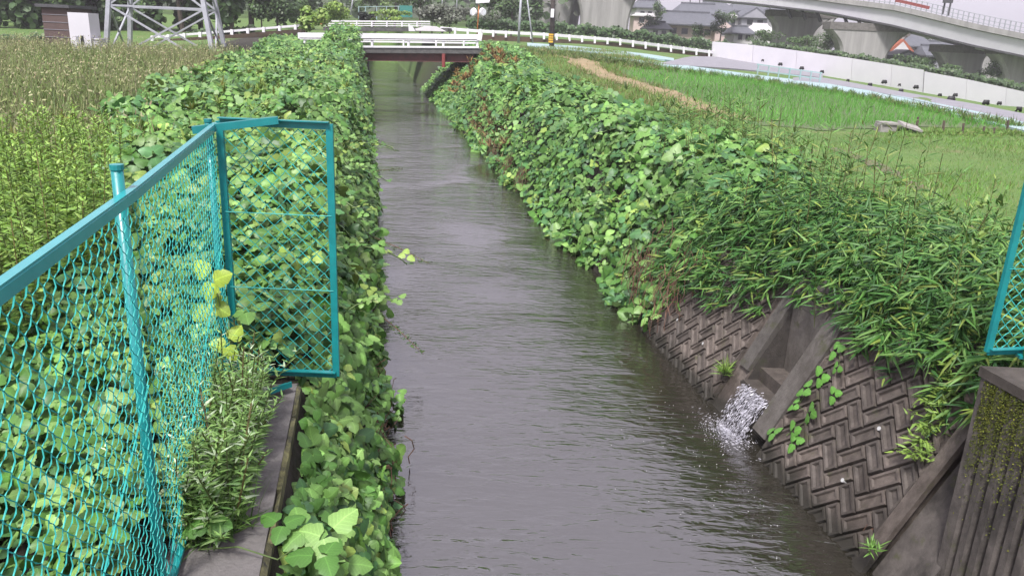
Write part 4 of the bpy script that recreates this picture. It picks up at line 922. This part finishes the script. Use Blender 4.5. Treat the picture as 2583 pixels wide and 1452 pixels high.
lowO = lambda y: np.interp(y, [5.1, 5.6, 6.5, 7.2, 7.8, 8.6, 9.6, 11, 13], [2.44, 2.40, 2.42, 2.44, 2.54, 2.36, 2.2, 2.05, 2.3])
P1 = bank_pts(2300, 5.1, 11.5, lowO, lambda y: lowO(y) + 1.7, .05, .55)
P1[:, 2] += .25 * sm(0, 1, P1[:, 0] - XC(P1[:, 1]) - lowO(P1[:, 1]))
tufts(P1, 7, .20, .13, -.1, BG, [4, 4, 2.5, 1.2, 2.5], parent=root, bias=(-.45, -.25, -.1))
tufts(P1[::4], 5, .27, .10, -.1, BG, [4, 4, 2, .6, 3], parent=root, bias=(-.45, -.25, -.2))
P2 = bank_pts(900, 5.3, 10, lambda y: lowO(y) + .9, lambda y: lowO(y) + 2.4, .2, .7)
tufts(P2, 7, .17, .14, .3, BG, [3, 4, 3, 2, 1], parent=root)
# upright leafy weeds, stems with whorls of leaves
def weed_stems(name, label, P, hmin, hmax, leaf, lw, nleaf, cols, w, lean=.12, cat='weeds', upl=.35):
    root = thing(name, label, cat, tuple(np.mean(P, 0)), kind='stuff'); n = len(P); h = rng.uniform(hmin, hmax, n)
    dv = unit(np.stack([rng.normal(0, lean, n), rng.normal(0, lean, n), np.ones(n)], 1))
    sv = np.array([(-.5, 0, 0), (.5, 0, 0), (.35, 1, 0), (-.35, 1, 0), (0, 0, .5), (0, 1, .35)]); sf = [(0, 1, 2, 3), (0, 4, 5, 3)]
    bulk('stems', sv, sf, P, headed(dv, rng.uniform(0, 6.28, n), np.ones(n)) * np.stack([np.full(n, .012), h, np.full(n, .012)], 1)[:, None, :], pick([(.09, .12, .035), (.12, .10, .04)], [2, 1], n), 'blade', root)['kind'] = 'stuff'
    t = np.tile(np.linspace(.12, 1.0, nleaf), n); r = np.repeat(np.arange(n), nleaf); a = np.tile(np.arange(nleaf) * 2.4, n) + rng.uniform(0, .6, n * nleaf) + r
    Q = P[r] + dv[r] * (h[r] * t)[:, None]; N2 = len(Q)
    d = np.stack([np.cos(a), np.sin(a), upl + .8 * (t - .4) + rng.normal(0, .2, N2)], 1)
    L = leaf * (1.25 - .75 * t) * rng.uniform(.7, 1.25, N2)
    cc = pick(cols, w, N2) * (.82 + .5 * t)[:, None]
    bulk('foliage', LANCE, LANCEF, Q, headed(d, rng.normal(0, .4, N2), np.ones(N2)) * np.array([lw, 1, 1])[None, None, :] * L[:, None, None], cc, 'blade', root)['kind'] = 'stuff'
    return root
WG = [(.12, .22, .035), (.16, .27, .05), (.09, .17, .028), (.20, .30, .065)]
P3 = bank_pts(900, 3.6, 10.5, lambda y: left_edge(y) - 3.6, lambda y: left_edge(y) + .3, 0, 0)
weed_stems('tall_weeds', 'tall bright green leafy weeds growing behind the near end of the fence', P3, .8, 1.4, .12, .36, 64, WG, [3, 3, 2, 2])
P3 = bank_pts(240, 3.25, 4.72, lambda y: -3.10 + 0 * y, lambda y: -2.80 + 0 * y, 0, 0); P3[:, 2] = 1.58
weed_stems('mugwort', 'bushy mugwort growing on the wing wall against the fence', P3, .12, .68, .10, .21, 40, [(.14, .25, .065), (.18, .30, .085), (.34, .42, .27), (.09, .18, .05)], [3, 3, 1.4, 2], lean=.38, upl=.25)
P3 = bank_pts(120, 5.6, 14, lambda y: right_edge(y) - 2.2, lambda y: right_edge(y) + .4, 0, .1)
weed_stems('tall_weeds', 'upright leafy weeds along the top of the bank above the bamboo leaves', P3, .7, 1.25, .15, .17, 30, BG[:4], [3, 3, 2, 1])
P3 = bank_pts(120, 9, 17, lambda y: right_edge(y) - 1.5, lambda y: right_edge(y) + .1, .1, .3)
weed_stems('reeds', 'dark reed stalks rising above the creeper in front of the paddy', P3, .8, 1.5, .30, .12, 16, [(.05, .12, .025), (.085, .17, .04), (.15, .19, .05)], [3, 3, 1], lean=.1)
# tussock and small grasses on the wing wall
P4 = np.stack([rng.normal(-1.46, .07, 60), rng.normal(3.42, .09, 60), np.full(60, 1.6)], 1)
tag(tufts(P4, 12, .26, .03, .8, [(.06, .13, .025), (.10, .19, .04)], [1, 1], name='grass_tuft', tmpl=BLADE, tf=BLADEF, spread=.5), 'drooping grass tuft at the foot of the near fence post', 'grass', kind='stuff')
# tall dry-tipped grass field on the left
n = 64000; y = 7.5 + 36 * rng.random(n) ** .85; o = -rng.uniform(5.5, 34, n); X = XC(y) + o
k = (o < left_edge(y) + .5 + .8 * vn(o, y, 1.7)) & (X > -.72 * y - 4); X, y = X[k], y[k]; n = len(X); h = (.75 + .3 * rng.random(n)) * (1 + .12 * vn(X, y, 3))
dv = np.stack([rng.normal(.08, .28, n), rng.normal(-.05, .28, n), np.ones(n)], 1); f = sm(.0, .7, vn(X, y, 4, 5) + .25 + .02 * (y - 20))
c1 = pick([(.14, .21, .055), (.17, .24, .075), (.10, .16, .045)], [2, 2, 1], n); c2 = pick([(.25, .25, .12), (.20, .22, .09), (.29, .26, .15)], [2, 2, 1], n)
cc = np.where((rng.random(n) < .25 + .5 * f)[:, None], c2, c1)
M = headed(dv, rng.uniform(0, 6.28, n), np.ones(n)) * np.array([.022, 1, 1])[None, None, :] * h[:, None, None] * (1 + .012 * (y[:, None, None] - 8) * np.array([1, 0, 0])[None, None, :])
gf = bulk('field_grass', BLADE, BLADEF, np.stack([X, y, ground(X, y)], 1), M, cc, 'blade', None, [.5, .5, .85, .85, 1.15]); tag(gf, 'tall seeding grass with dry tips filling the field behind the fence', 'grass', kind='stuff')
n = 11000; j = rng.integers(0, len(X), n); Pt = np.stack([X[j] + rng.normal(0, .1, n), y[j] + rng.normal(0, .1, n), ground(X[j], y[j]) + h[j] * rng.uniform(.85, 1.12, n)], 1)
hd = bulk('seed_heads', OVAL * [.5, 1, 1], OVALF, Pt, headed(np.stack([rng.normal(.3, .4, n), rng.normal(0, .4, n), rng.normal(.5, .5, n)], 1), rng.uniform(0, 6.28, n), rng.uniform(.05, .11, n)), pick([(.30, .29, .17), (.25, .26, .13), (.32, .26, .16), (.20, .24, .09)], [3, 3, 1, 3], n), 'dry')
tag(hd, 'pale drooping seed heads over the tall field grass', 'grass', kind='stuff')
# meadow grass on the right
n = 70000; y = 6 + 24 * rng.random(n); o = right_edge(y) - .4 + rng.random(n) ** 1.3 * 14; X = XC(y) + o
k = (X < .72 * y + 2.5) & ~inpoly(X, y, PP); X, y = X[k], y[k]; n = len(X)
tr = np.minimum(np.abs(X - (5.2 + .10 * (y - 12) + .5 * np.sin(y * .2))), np.abs(X - (6.6 + .12 * (y - 12) + .5 * np.sin(y * .2)))); k = rng.random(n) < .25 + sm(.15, .5, tr); X, y = X[k], y[k]; n = len(X)
dv = np.stack([rng.normal(0, .45, n), rng.normal(0, .45, n), np.ones(n)], 1)
M = headed(dv, rng.uniform(0, 6.28, n), np.ones(n)) * np.array([.085, 1, 1])[None, None, :] * (rng.uniform(.05, .13, n) * (1 + .5 * vn(X, y, 2.2, 3)))[:, None, None]
o = bulk('meadow_grass', BLADE, BLADEF, np.stack([X, y, ground(X, y) - .01], 1), M, pick([(.085, .19, .028), (.11, .23, .035), (.15, .20, .055), (.18, .16, .07)], [4, 3, 2, 1], n) * (1 + .30 * vn(X, y, 1.9, 7) + .15 * vn(X, y, .5, 2))[:, None], 'blade'); tag(o, 'short mown grass on the bank top beside the paddy', 'grass', kind='stuff')
n = 30000; y = 27 + 34 * rng.random(n); o_ = right_edge(y) - .6 + rng.random(n) * 9; X = XC(y) + o_
pth = [at_g(1290, 122), at_g(1360, 128), at_g(1450, 150), at_g(1540, 196), at_g(1700, 244), at_g(1880, 306)]; px_ = np.interp(y, [p.y for p in pth][::-1], [p.x for p in pth][::-1])
k = ~inpoly(X, y, PP) & ((np.abs(X - px_) > .55) | (rng.random(n) < .12)); X, y = X[k], y[k]; n = len(X)
M = headed(np.stack([rng.normal(0, .45, n), rng.normal(0, .45, n), np.ones(n)], 1), rng.uniform(0, 6.28, n), np.ones(n)) * np.array([.09, 1, 1])[None, None, :] * (rng.uniform(.12, .34, n) * (1 + .4 * vn(X, y, 2.2, 3)))[:, None, None]
o = bulk('verge_grass', BLADE, BLADEF, np.stack([X, y, ground(X, y) - .01], 1), M, pick([(.10, .19, .03), (.13, .22, .045), (.19, .19, .07), (.22, .17, .08)], [3, 3, 2, 1.5], n) * (1 + .3 * vn(X, y, 1.9, 7))[:, None], 'blade'); tag(o, 'rough grass either side of the tan dirt path', 'grass', kind='stuff')
# rough weeds along paddy and kerb strip
Pw = []
for a, b, n in (((1660, 175), (2583, 330), 260), ((1420, 140), (1660, 176), 160), ((1230, 125), (1420, 150), 140)):
    for _ in range(n):
        t = random.random(); x = a[0] + (b[0] - a[0]) * t; yy = np.interp(x, [1230, 1420, 1660, 1850, 2100, 2300, 2583], [125, 140, 176, 199, 237, 273, 330]) if a[0] < 2000 and b[0] != 1900 else a[1] + (b[1] - a[1]) * t
        p = at_g(x, yy + random.gauss(0, 3)); Pw.append((p.x, p.y, p.z))
Pq = []
for _ in range(260):
    p = at_g(random.uniform(2240, 2620), 338 + random.gauss(0, 5)); Pq.append((p.x, p.y, p.z))
tag(tufts(np.array(Pq), 12, .17, .12, .6, [(.11, .22, .04), (.15, .25, .05), (.19, .2, .07)], [3, 2, 1], name='verge_weeds', spread=.7), 'low weeds around the wooden stakes', 'weeds', kind='stuff')
tag(tufts(np.array(Pw), 16, .36, .07, .8, [(.08, .15, .03), (.12, .19, .05), (.18, .16, .07), (.05, .10, .025)], [3, 3, 2, 2], name='verge_weeds', spread=.45), 'ragged weeds growing along the edges of the paddy', 'weeds', kind='stuff')
def scrub(n, y0, y1, o0, o1, ne, ln, wd, cols, w, label, up=.8, h=(.3, .7), name='scrub_weeds', sp=.5, m='blade'):
    P = bank_pts(n, y0, y1, lambda y: o0 + 0 * y, lambda y: o1 + 0 * y, *h); return tag(tufts(P, ne, ln, wd, up, cols, w, m, name=name, spread=sp), label, 'weeds', kind='stuff')
scrub(130, 8, 34, -7, -2.6, 14, .22, .2, [(.15, .22, .04), (.10, .17, .03), (.20, .22, .05)], [2, 2, 1], 'light weeds poking through the creeper on the fence side bank', h=(.35, .95))
scrub(90, 13, 40, 2.6, 6.5, 14, .26, .14, [(.09, .16, .035), (.13, .18, .05), (.05, .10, .025)], [2, 2, 1], 'narrow leaved weeds poking through the creeper on the far bank', h=(.35, .95))
scrub(60, 40, 48, 2.4, 5.5, 18, .30, .2, [(.24, .13, .05), (.20, .17, .06), (.15, .10, .05)], [2, 1, 1], 'orange brown withered weeds at the bridge end', h=(.4, 1.0), name='withered_weeds', m='dry')
scrub(46, 24, 33, 1.9, 2.6, 18, .30, .12, [(.20, .12, .06), (.16, .15, .07), (.12, .09, .05)], [2, 1, 1], 'tan withered grass at the waterline below the far bank', h=(.0, .3), name='withered_weeds', m='dry')
scrub(160, 5.3, 12, 2.9, 5.2, 10, .12, .4, [(.11, .21, .05), (.07, .15, .035), (.17, .26, .06)], [2, 2, 1], 'small broad leaved weeds among the bamboo leaves', h=(.3, .8), name='low_weeds', sp=.8)
# brown dead stems hanging at the waterline
def dead(pts, n, ln, label, drop=True):
    m = MB()
    for _ in range(n):
        p = Vector(random.choice(pts)) + Vector((random.gauss(.03, .09), random.gauss(0, .25), random.gauss(0, .12))); q = [p]
        for k in range(4): q.append(q[-1] + Vector((random.gauss(-.02, .05), random.gauss(-.01, .06), -ln / 4 * random.uniform(.3, 1.2))))
        q = [Vector((v.x, v.y, max(v.z, -.02))) for v in q]
        m.tube(q, random.uniform(.003, .007), 3, False)
    return tag(m.build('dead_stems', 'stem_brown'), label, 'dead stems', kind='stuff')
dead([(OX(y, 2.05), y, .9) for y in (10.6, 11, 11.4, 11.9)] + [(OX(y, 2.3), y, 1.3) for y in (10.4, 11, 11.6)], 190, .8, 'reddish brown dead vines hanging over the water below the creeper')
dead([(OX(y, -2.12), y, .45) for y in (5.6, 6.2, 6.9, 7.6)], 150, .4, 'brown dead stems at the waterline below the leafy bank')
dead([(OX(y, 2.0), y, .6) for y in (21, 23, 26)], 160, .5, 'tan dead stems at the waterline on the far stretch of bank')
m = MB(); b0 = at_z(2195, 1395, .02)
for _ in range(70):
    q = [b0 + Vector((random.gauss(0, .03), random.gauss(0, .03), .28))]; 
    for k in range(4): q.append(q[-1] + Vector((random.gauss(0, .025), random.gauss(-.01, .025), -.09)))
    m.tube(q, .003, 3, False)
tag(m.build('dead_stems', 'stem_brown'), 'small red brown root clump at the foot of the revetment', 'dead stems', kind='stuff')
# twigs reaching over the water
for (x0, y0, x1, y1, z0, z1, lab) in ((905, 440, 1015, 425, .7, .75, 'leafy twig over the water, farthest of the three'), (930, 595, 1082, 664, .8, .55, 'dark leafy twig over the water, longest of the three'), (950, 790, 1068, 892, .6, .35, 'leafy twig over the water, lowest of the three')):
    a, b = at_z(x0, y0, z0), at_z(x1, y1, z1); t = thing('twig', lab, 'twig', a, 'twigs over the water'); a2 = a - (b - a) * .5
    MB().tube([a2, a.lerp(b, .5) + Vector((0, 0, .03)), b], [.008, .006, .003], 5).build('stem', 'stem_brown', t)
    Q = np.array([a.lerp(b, random.random()) for _ in range(60)]); tufts(Q, 2, .05, .5, .2, [(.04, .09, .02), (.08, .13, .03)], [2, 1], 'leaf', parent=t, tmpl=OVAL, tf=OVALF)
# single kudzu shoots
def shoot(label, leaves, stem_px, z, cols=None, size=.12, up=None):
    pts = [at_z(x, y, zz) for x, y, zz in stem_px]; t = thing('kudzu_shoot', label, 'vine', pts[0]); MB().tube(pts, .004, 5).build('stem', 'stem_green', t)
    for i, (x, y, zz, s, a) in enumerate(leaves):
        p = at_z(x, y, zz); n = np.array([[random.gauss(0, .15), -.35 + random.gauss(0, .15), 1.0]]) if up is None else np.array([up]) + rng.normal(0, .15, (1, 3))
        c = np.array((cols or GREENS[:3])[i % len(cols or GREENS[:3])])
        bulk('leaf', TRI, TRIF, [p], frames(n, np.array([a]), [s]), [c * random.uniform(.9, 1.15)], 'leaf', t, TRIC)
shoot('kudzu runner with large leaves crossing the end of the wing wall', [(705, 1318, 1.72, .11, 2.6), (760, 1330, 1.70, .12, .5), (830, 1340, 1.70, .15, -.6), (800, 1400, 1.66, .13, 3.2), (870, 1420, 1.5, .12, -1.8)], [(500, 1385, 1.61), (600, 1378, 1.66), (700, 1410, 1.64), (790, 1350, 1.66), (880, 1415, 1.5)], 1.6)
shoot('kudzu sprig with three leaflets among the grass by the near post', [(525, 1300, 1.75, .13, .4)], [(440, 1400, 1.61), (490, 1360, 1.65), (520, 1310, 1.74)], 1.6)
shoot('yellow green young kudzu leaves poking through the fence corner', [(528, 700, 2.52, .13, .9), (530, 775, 2.32, .12, 2.2), (578, 862, 2.1, .11, -.6)], [(600, 930, 1.9), (560, 800, 2.26), (545, 720, 2.46)], 2, cols=[(.24, .34, .035), (.21, .31, .04)], up=[.05, -1.0, .45])
SLu = lambda x, y: (lambda d: Vector((0, 0, CAMZ)) + d * ((SL(5.5, 0) - Vector((0, 0, CAMZ))).dot(SN) / d.dot(SN)))(ray(x, y)) + SN * .07
vs = [(2122, 890, .07), (2125, 935, .05), (2083, 955, .075), (2045, 985, .075), (2018, 1025, .06), (2056, 1050, .08), (1962, 1095, .075), (2015, 1090, .08), (2018, 1122, .07), (2117, 1003, .06)]
t = thing('kudzu_shoot', 'creeper with bright lobed leaves trailing down the revetment beside the outfall', 'vine', SLu(2018, 1122)); MB().tube([SLu(x, y) - SN * .04 for x, y, s in vs[:6]] + [SLu(1990, 1100) - SN * .04], .004, 5).build('stem', 'stem_green', t)
for i, (x, y, s) in enumerate(vs): s *= 1.45; bulk('leaf', TRI, TRIF, [SLu(x, y)], frames([np.array(SN) + rng.normal(0, .2, 3)], np.array([random.uniform(0, 6.28)]), [s]), [np.array((.08, .20, .035)) * random.uniform(.9, 1.3)], 'leaf', t, TRIC)
p = SLu(1840, 945); tag(tufts(np.tile(np.array(p), (6, 1)), 12, .17, .06, .8, [(.12, .22, .04), (.16, .25, .05)], [1, 1], name='grass_tuft', spread=.7), 'bright grass tuft growing from a joint left of the outfall', 'grass', kind='stuff')
p = at_z(2200, 1380, .3); tag(tufts(np.tile(np.array(p), (4, 1)), 10, .09, .2, .6, [(.10, .20, .04)], [1], name='grass_tuft', spread=.7), 'small green sprig above the red root clump', 'grass', kind='stuff')
Pn = np.array([SLu(2440 - 12 * k + random.gauss(0, 16), 900 + 32 * k) + SN * random.uniform(0, .1) for k in range(9) for _ in range(9)]); Pn = Pn[Pn[:, 2] < 1.9]
tag(tufts(Pn, 6, .08, .26, .2, [(.16, .26, .05), (.20, .30, .06), (.12, .2, .04)], [2, 1, 1], name='climbing_vine', bias=(-.4, -.3, 0)), 'light green small leaved vine hanging beside the grooved wall', 'vine', kind='stuff')

# ------------------------------------------------------------------ trees, hedges, far wood
TG = [(.045, .085, .028), (.06, .11, .035), (.035, .065, .025), (.08, .13, .04)]
def crown(name, c, rx, ry, rz, n, size, cols, w, parent, blobs=9):
    cs = [np.array((random.gauss(0, .45) * rx, random.gauss(0, .45) * ry, random.uniform(-.6, .75) * rz)) for _ in range(blobs)]
    k = rng.integers(0, blobs, n); v = unit(rng.normal(0, 1, (n, 3))) * rng.uniform(.55, 1.05, (n, 1)); bs = np.array([random.uniform(.35, .6) for _ in range(blobs)])
    P = np.array(cs)[k] + v * np.array([rx, ry, rz]) * bs[k][:, None]; nn = v + rng.normal(0, .5, (n, 3)) + np.array([0, -.2, .5])
    cc = pick(cols, w, n) * np.array([random.uniform(.8, 1.25) for _ in range(blobs)])[k][:, None]
    return bulk(name, OVAL * [1.5, 1, 1], OVALF, P + np.array(c), frames(nn, rng.uniform(0, 6.28, n), size * rng.uniform(.6, 1.4, n)), cc, 'leaf', parent)
def tree(x, yb, D, hpx, wpx, label, cols=TG, n=2200, name='tree', size=None, cat='tree'):
    b = at_y(x, yb, D); H = hpx / FPX * D; Wd = wpx / FPX * D / 2; t = thing(name, label, cat, b)
    m = MB().tube([b - Vector((0, 0, 1.5)), b + Vector((random.gauss(0, .05) * H, 0, H * .35)), b + Vector((random.gauss(0, .08) * H, 0, H * .8))], [H * .035, H * .025, H * .008], 7)
    for k in range(5):
        a = random.uniform(0, 6.28); z = H * random.uniform(.35, .6); m.tube([b + Vector((0, 0, z)), b + Vector((math.cos(a) * Wd * .7, math.sin(a) * Wd * .7, z + H * .25))], [H * .014, H * .004], 5)
    m.build('trunk', 'bark', t); crown('crown', b + Vector((0, 0, H * .54)), Wd, Wd, H * .5, int(n * 1.5), size or max(.14, H * .055), cols, [3, 3, 2, 1][:len(cols)], t); return t
GREY = [(.09, .10, .075), (.075, .09, .06), (.11, .12, .09)]
LIGHT = [(.13, .22, .035), (.18, .26, .05), (.09, .16, .03)]
tree(700, 62, 76, 95, 110, 'dark green tree at the edge of the wood by the far guard rail')
tree(660, 60, 84, 60, 70, 'dark shrubby tree behind the white guard rail beam', n=900)
tree(745, 60, 88, 100, 90, 'tall dark tree behind the yellow green shrub')
tree(776, 82, 56, 58, 84, 'yellow green leafy shrub at the bridge end', LIGHT, 1400, 'shrub', .16, 'shrub')
tree(850, 56, 74, 42, 72, 'rounded green shrub behind the thin white railing', LIGHT[:], 1200, 'shrub', .14, 'shrub')
tree(980, 56, 78, 26, 90, 'low yellowish shrub in front of the green mesh enclosure', LIGHT, 900, 'shrub', .14, 'shrub')
tree(917, 55, 72, 20, 36, 'small nearly black shrub at the thin white railing', [(.012, .018, .012)], 500, 'shrub', .12, 'shrub')
tree(940, 40, 112, 90, 90, 'pale green tree above the mesh enclosure posts', LIGHT[2:] + TG[1:], 1400)
tree(995, 40, 108, 80, 70, 'bright round tree beside the mesh enclosure', [(.11, .17, .04), (.09, .15, .04)], 1200)
tree(1060, 50, 92, 70, 60, 'slender tree by the tilted thin pole', TG, 1000)
tree(1135, 72, 84, 52, 130, 'grey green rounded shrub mass behind the road junction', GREY, 1600, 'shrub', .2, 'shrub')
tree(1090, 68, 88, 40, 70, 'grey leaved shrub next to the rounded grey mass', GREY, 900, 'shrub', .2, 'shrub')
tree(1250, 66, 95, 90, 70, 'green tree behind the twin traffic mirrors', TG)
tree(1290, 70, 92, 75, 60, 'bushy tree beside the slim grey steel pole', TG, 1200)
tree(1335, 74, 118, 110, 60, 'tall tree at the edge of the first pier', TG, 1400)
tree(1640, 75, 138, 36, 50, 'dark garden tree beside the flared pier', TG, 800)
tree(1660, 58, 146, 46, 34, 'pointed garden tree between the pale houses', TG, 700)
tree(1818, 86, 134, 50, 48, 'dark rounded tree in front of the hip roofed house', TG, 900)
tree(1765, 100, 128, 34, 40, 'garden tree in front of the broad low house', TG, 700)
tree(1925, 112, 118, 34, 70, 'bushy trees at the end of the white barrier', TG, 900)
tree(2090, 140, 112, 62, 70, 'leafy tree between the two paired piers', TG, 1100)
tree(2030, 128, 110, 40, 80, 'dark shrubs at the foot of the flared pier behind the barrier', TG, 1000, 'shrub', None, 'shrub')
tree(2310, 172, 104, 30, 90, 'green shrubs under the cream house behind the barrier', TG, 900, 'shrub', None, 'shrub')
tree(2330, 116, 150, 60, 90, 'large dark tree behind the cream house under the girder', TG, 1300)
tree(2500, 196, 100, 40, 60, 'leafy shrub between the last two piers', TG, 900, 'shrub', None, 'shrub')
tree(2400, 186, 98, 22, 60, 'low shrub at the foot of the right pier', TG, 600, 'shrub', None, 'shrub')
def hedge(px, hpx, D, dep, n, label, cols=TG, size=.22):
    xs = [p[0] for p in px]; t = rng.random(n); x = xs[0] + (xs[-1] - xs[0]) * t; u = rng.random(n) ** .6
    P = []
    for xi, ui in zip(x, u):
        P.append(at_y(xi, np.interp(xi, xs, [p[1] for p in px]) - hpx * ui * (1 + .18 * math.sin(xi * .09) + .1 * math.sin(xi * .31)), np.interp(xi, xs, D) + dep * random.random() * (1 - .3 * ui)))
    P = np.array(P); nn = np.stack([rng.normal(0, .5, n), -.7 + rng.normal(0, .4, n), .8 + rng.normal(0, .4, n)], 1)
    b = thing('hedge', label, 'hedge', P.mean(0)); k = .85 + .25 * vn(P[:, 0], P[:, 2] * 3, 1.2)
    bulk('foliage', OVAL * [1.5, 1, 1], OVALF, P, frames(nn, rng.uniform(0, 6.28, n), size * rng.uniform(.6, 1.4, n)), pick(cols, [3, 3, 2, 1][:len(cols)], n) * k[:, None], 'leaf', b)
hedge([(1180, 74), (1380, 82), (1560, 97), (1800, 128), (1950, 150)], 24, [82, 84, 88, 96, 104], 4, 9000, 'long clipped dark hedge behind the white guard rail', [(.04, .085, .025), (.05, .10, .03), (.03, .065, .02), (.075, .13, .04)])
hedge([(1900, 118), (2060, 138), (2200, 160), (2333, 182), (2583, 228)], 14, [90, 84, 80, 76, 68], 4, 5000, 'ragged low hedge just behind the white barrier')
hedge([(200, 108), (420, 104), (640, 84)], 16, [70, 70, 70], 4, 3500, 'low hedge behind the steel tower legs')
hedge([(-40, 122), (60, 120), (112, 116)], 24, [50, 50, 50], 2, 1600, 'green shrubs beside the brown shed')
# trees behind the field on the left, then the far wood as one mass
k = 0
WL = ['above the low pale wall', 'just past the shed roof', 'behind the shed', 'over the pale cabinet', 'left of the steel tower', 'inside the first tower legs', 'between the tower legs', 'through the tower bracing', 'by the last tower leg', 'where the guard rail starts', 'above the guard rail', 'nearest the dark tree at the wood edge']
for x in range(-40, 640, 56):
    tree(x + random.uniform(-12, 12), 112 - x * .055, random.uniform(64, 78), random.uniform(170, 230), random.uniform(110, 140), 'dark wood edge tree, ' + WL[k % 12] + (', last one' if k > 11 else ''), TG, 1500, 'wood_tree', .42); k += 1
n = 26000; X = rng.uniform(-190, 26, n); Yw = 118 + 90 * rng.random(n); zz = plain(X, Yw); hh = 9 + 5 * vn(X, Yw, 9) + .10 * (Yw - 118) * (X < 0)
zt = zz + hh * rng.random(n) ** .45; nn = np.stack([rng.normal(0, .6, n), -.6 + rng.normal(0, .4, n), .8 + rng.normal(0, .4, n)], 1); k = (X < 4 + 6 * vn(X, Yw, 5)) 
o = bulk('woodland', OVAL * [1.5, 1, 1], OVALF, np.stack([X, Yw, zt], 1)[k], frames(nn, rng.uniform(0, 6.28, n), rng.uniform(.5, 1.3, n))[k], (pick(TG + GREY[:1], [3, 3, 2, 1, 2], n) * (1 + .35 * vn(X, Yw, 6, 3))[:, None])[k], 'leaf'); tag(o, 'dark wood closing the view beyond the road', 'woodland', kind='stuff')

# ------------------------------------------------------------------ damp air
hm = bpy.data.materials.new('haze'); hm.use_nodes = True; hn = hm.node_tree; hn.nodes.clear()
hv = hn.nodes.new('ShaderNodeVolumePrincipled'); hv.inputs['Color'].default_value = (.93, .92, .95, 1); hv.inputs['Density'].default_value = .0008; hv.inputs['Anisotropy'].default_value = .2
ho = hn.nodes.new('ShaderNodeOutputMaterial'); hn.links.new(hv.outputs[0], ho.inputs['Volume'])
hb = MB().abox(-520, 520, -40, 960, -12, 75).build('haze', hm); tag(hb, 'thin damp haze over the whole valley', 'haze', kind='stuff')
